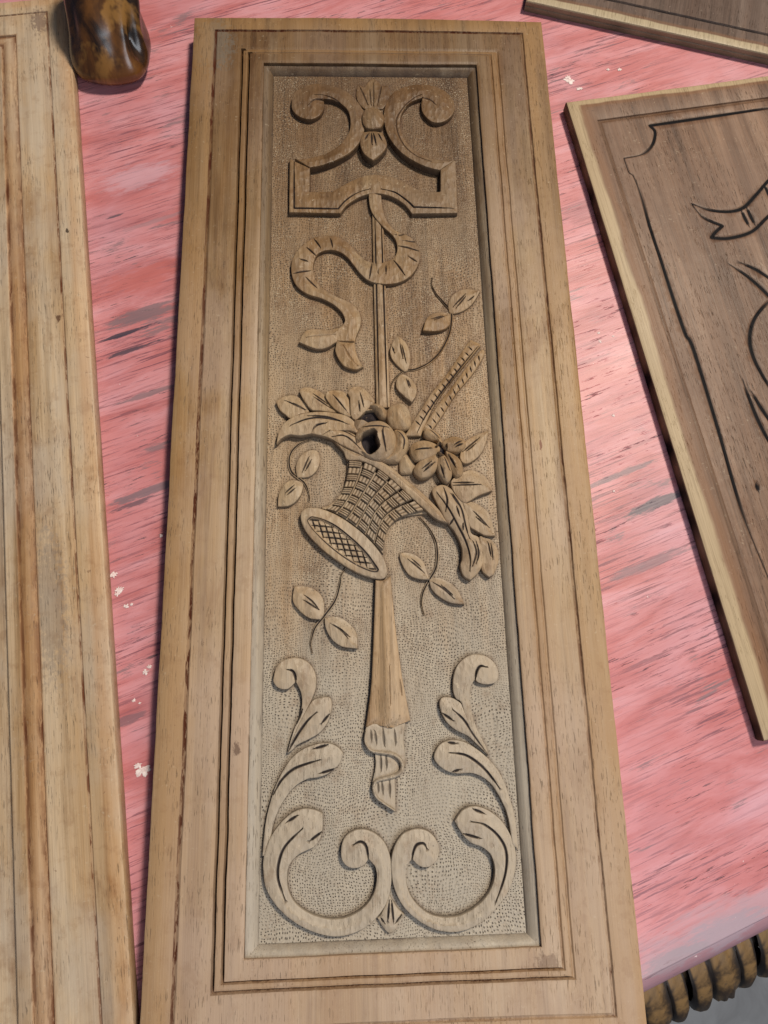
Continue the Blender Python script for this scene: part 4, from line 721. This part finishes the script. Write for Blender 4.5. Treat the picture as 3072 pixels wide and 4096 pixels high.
# roses
oc = np.array([p[:2] for p in OUT['rose']]).mean(0)
hc = oc+np.array([-6.0,-2.6])
rose = R_('rose','rose',16.0,panel,a=.35,edge=1.2,res=1.2,soft=0.0,holes=[(hc[0],hc[1],8.0,9.0,15.0)],cw=1.0,cd=1.3)
for k,H,nm in (('roseback',10.5,'rose_petal'),('budtop',8.5,'rose_petal'),('budR',9.6,'rose_petal'),('petR',8.6,'rose_petal'),('petunder',5.6,'rose_petal')):
    hs = []
    if k == 'roseback':
        q = np.array([p[:2] for p in OUT[k]]).mean(0)+np.array([2.0,2.0]); hs = [(q[0],q[1],9.0,5.8,8.5)]
    R_(k,nm,H,rose,a=.35,edge=1.0,holes=hs,cd=1.1)
fh = np.array([p[:2] for p in OUT['fhole']]).mean(0)
flower = R_('fhole','flower',14.5,panel,a=.9,edge=.8,res=.9,soft=0.0,holes=[(fh[0],fh[1],4.4,5.6,10.0)])
for k,H in (('fp1',11.5),('fp2',9.5),('fp3',10.0),('fp4',10.0),('fp5',11.5),('fp6',11.0)):
    q = np.array([p[:2] for p in OUT[k]]).mean(0)-fh; q = q/np.linalg.norm(q)
    R_(k,'flower_petal',H,flower,a=.62,edge=.9,cw=.9,cd=1.2,tilt=tuple(-q*.10))
# drapery
def flutes(Q, d):
    pg = smooth(OUT['swag'], True, 1.1); a_, b_ = pg, np.roll(pg,-1,axis=0); xl = np.full(len(Q),1e9); xr = np.full(len(Q),-1e9)
    for (x1,y1),(x2,y2) in zip(a_,b_):
        k = (np.minimum(y1,y2) <= Q[:,1])&(Q[:,1] <= np.maximum(y1,y2)+1e-6)&(abs(y2-y1) > 1e-6)
        x = x1+(x2-x1)*(Q[k,1]-y1)/(y2-y1 if abs(y2-y1) > 1e-6 else 1); xl[k] = np.minimum(xl[k],x); xr[k] = np.maximum(xr[k],x)
    u = np.clip((Q[:,0]-xl)/np.maximum(xr-xl,1e-3),0,1); f_ = np.clip((pg[:,1].max()-Q[:,1])/120,0,1)
    return (-1.3+1.05*np.cos(2*np.pi*(1.7*u+.05)))*(.25+.75*f_)
swag = R_('swag','drapery',8.0,panel,shape=flutes,a=.62,mat='drape',cw=.9,cd=.7,cut_res=.35,soft=.0,edge=.8)
for k,H,tl in (('fold1',3.6,(-.06,.03)),('fold2',2.8,(-.06,.0)),('fold3',3.2,(-.06,.03))):
    R_(k,'drapery_fold',H,swag,a=.75,cw=1.1,cd=1.0,cut_res=.6,soft=.0,tilt=tl)  # dark strokes paint the shade of the creases into the colour
band('curled_hem', STEMS['hem'], 1.35, 6.0, swag, a=.75, edge=.5, res=.8, scored=False, wob=.1)
# acanthus scrolls at the foot
for big, curl, l1, l2 in (('cL','curlL','acL1','acL2'),('cR','curlR','acR1','acR2')):
    s = R_(big,'acanthus_scroll',5.8,panel,a=.82,cw=1.1,cd=1.6)
    R_(l2,'acanthus_leaf',5.0,s,a=.8,soft=.35,cw=1.1,cd=1.5); R_(curl,'acanthus_curl',4.8,s,a=.82,cw=1.2,cd=2.0); R_(l1,'acanthus_leaf',5.4,s,a=.8,soft=.35,cw=1.1,cd=1.5)
R_('finial','finial_leaf',4.2,panel,a=.5,cw=.9)

# ------------------------------------------------------------------ the panel on the left
lp = empty('moulded_panel', (-0.2763,0.4361,0.012), math.radians(7.775))
tag(lp, 'pale stripped wooden panel edge with moulded border, cut off by the left side', 'wooden panel')
def lr(d, z, re=0.0, am=0.0, dt=None):
    dt = d*.8 if dt is None else dt
    return (-316+d, -d, -1040+dt, -dt, z, re, am)
ring_board('board', [lr(.6,-12,.6,.3), lr(0,-10.5,.5,.4), lr(-.2,-2.5,.25,.35), lr(.6,-.8,0,.3), lr(2.0,-.2,0,.45), lr(9,0,0,.45), lr(13,-.1,0,.05), lr(18.5,-.25,0,0), lr(19.2,-.4,.5,0), lr(19.9,-1.2,1.1,.0), lr(21.0,-1.0,1.0,.1), lr(21.4,-.4,.05,.1),
    lr(30,-.3,0,0), lr(47,-.3,0,0), lr(48.2,-.5,.4,.5), lr(49.2,-1.9,.95,.6), lr(50.6,-1.7,.7,.6), lr(54,-.7,0,.4), lr(58.5,-1.0,.3,.6), lr(60.2,-2.0,1.0,.6), lr(61.6,-2.2,.9,.6), lr(62.6,-1.2,.1,0), lr(70.6,-1.6,0,0), lr(71.5,-2.2,.4,0), lr(72.2,-6.5,.9,0), lr(73.4,-6.8,.5,0), lr(80,-7,0,0)], M['left'], lp, nx=50, ny=170, seed=8.0)
# ------------------------------------------------------------------ dark walnut panel on the right, knife-cut
rp = empty('knife_cut_panel', (0.17642,0.32182,0.011), math.radians(9.3))
tag(rp, 'dark walnut panel with black incised ribbon lines, at the right', 'carved panel')
def wr_(d, z, re=0.0, am=0.0): return (d, 270-d, -560+d, -d, z, re, am)
ring_board('board', [wr_(.5,-11,1), wr_(0,-9.5,1), wr_(-.1,-1.6,.95), wr_(.5,-.5,.15), wr_(1.8,-.05), wr_(12,-.15), wr_(22.4,-.3), wr_(23.2,-.5,.3,.3), wr_(23.9,-1.5,.45,.4), wr_(25.2,-1.4,.25,.5), wr_(26.6,-.8,0,.2)], M['walnut'], rp, nx=40, ny=110, cap=False, seed=3.0)  # side walls near black, their shade put into the colour
# the flat with its cuts
keep = [[p for p in KNIFE[k]] for k in KNIFE]
def wid(Q, d): return np.zeros(len(Q))
relief('carved_face', [(26.5,-26.5,1),(243.5,-26.5,1),(243.5,-533.5,1),(26.5,-533.5,1)], .5, rp, 'walnut', z0=-1.3, a=1.0, edge=.4, cuts=keep, cw=2.2, cd=3.4, res=5.0, skirt=3, draft=0, wob=.15, res_shade_wall=0, cut_res=1.0)
# ------------------------------------------------------------------ walnut panel at the top right
tp = empty('bordered_panel', (0.2070,0.4230,0.011), math.radians(-15.1))
tag(tp, 'dark panel with a pale strip along its front edge, in the top right corner', 'wooden panel')
def tr_(d, z, re=0.0): return (-60+d, 260-d, d, 300-d, z, re, 0.0)
ring_board('board', [tr_(.6,-11,.6), tr_(0,-9.5,.6), tr_(0,-6,.5), tr_(.5,-5.4,.7), tr_(.1,-4.8,.5), tr_(-.1,-1.4,.3), tr_(.5,-.4), tr_(1.8,0), tr_(8.5,-.1), tr_(14,-.2), tr_(21.4,-.3), tr_(22.4,-1.8,.9), tr_(24,-1.8,.9), tr_(25,-.4), tr_(60,-.3)], M['walnut2'], tp, nx=60, ny=60, seed=5.0)
# ------------------------------------------------------------------ polished carved foot standing behind
ft = empty('furniture_leg', (-0.233,0.373,0))
tag(ft, 'glossy dark brown carved furniture foot standing beyond the left panel', 'furniture leg')
prof = [(0,22,22),(1.2,27,27),(4,33.5,33),(8,37,36),(13,37.5,36.5),(19,36,35),(27,33.5,33),(36,32,31),(48,31,30),(66,30,28)]
V = []; F = []; R = []; ns = 120
zs = np.concatenate([np.linspace(0,60,41),np.linspace(62,66,3)])
for z in zs:
    rx = np.interp(z,[p[0] for p in prof],[p[1] for p in prof]); ry = np.interp(z,[p[0] for p in prof],[p[2] for p in prof])
    for k in range(ns):
        a_ = 2*math.pi*k/ns; ca, sa = math.cos(a_), math.sin(a_)
        sq = (abs(ca)**2.9+abs(sa)**2.9)**(-1/2.9)
        # a swelling on the right with a deep hollow below it, a keel and a facet in front
        da = math.atan2(math.sin(a_+.20),math.cos(a_+.20)); pad = 5.0*math.exp(-(da/.34)**2)*math.exp(-((z-44)/15)**2)
        hol = -8.5*math.exp(-((da+.38)/.17)**2)*math.exp(-((z-(22+da*-14))/13)**2)
        db = math.atan2(math.sin(a_+1.75),math.cos(a_+1.75)); keel = 3.2*math.exp(-(db/.28)**2)*math.exp(-((z-46)/24)**2)-3.6*math.exp(-((db+.62)/.25)**2)*math.exp(-((z-38)/20)**2)-2.5*math.exp(-((db-.55)/.22)**2)*math.exp(-((z-34)/16)**2)
        r1 = pad+hol+keel+1.2*nz(ca*30,sa*30+z,.05,3.0)
        V.append((rx*sq*.93*ca+r1*ca, ry*sq*.93*sa+r1*sa+.012*z*z, z+1.0)); R.append(min(1,max(0,-(hol+.3*keel)/9)))
for j in range(len(zs)-1):
    for k in range(ns): a_ = j*ns+k; b_ = j*ns+(k+1)%ns; F.append((a_,b_,b_+ns,a_+ns))
F.append(tuple(range(ns-1,-1,-1))); F.append(tuple(range((len(zs)-1)*ns, len(zs)*ns)))
link('pad_foot', mesh('pad_foot', V, F, R, None, 50), M['foot'], ft)
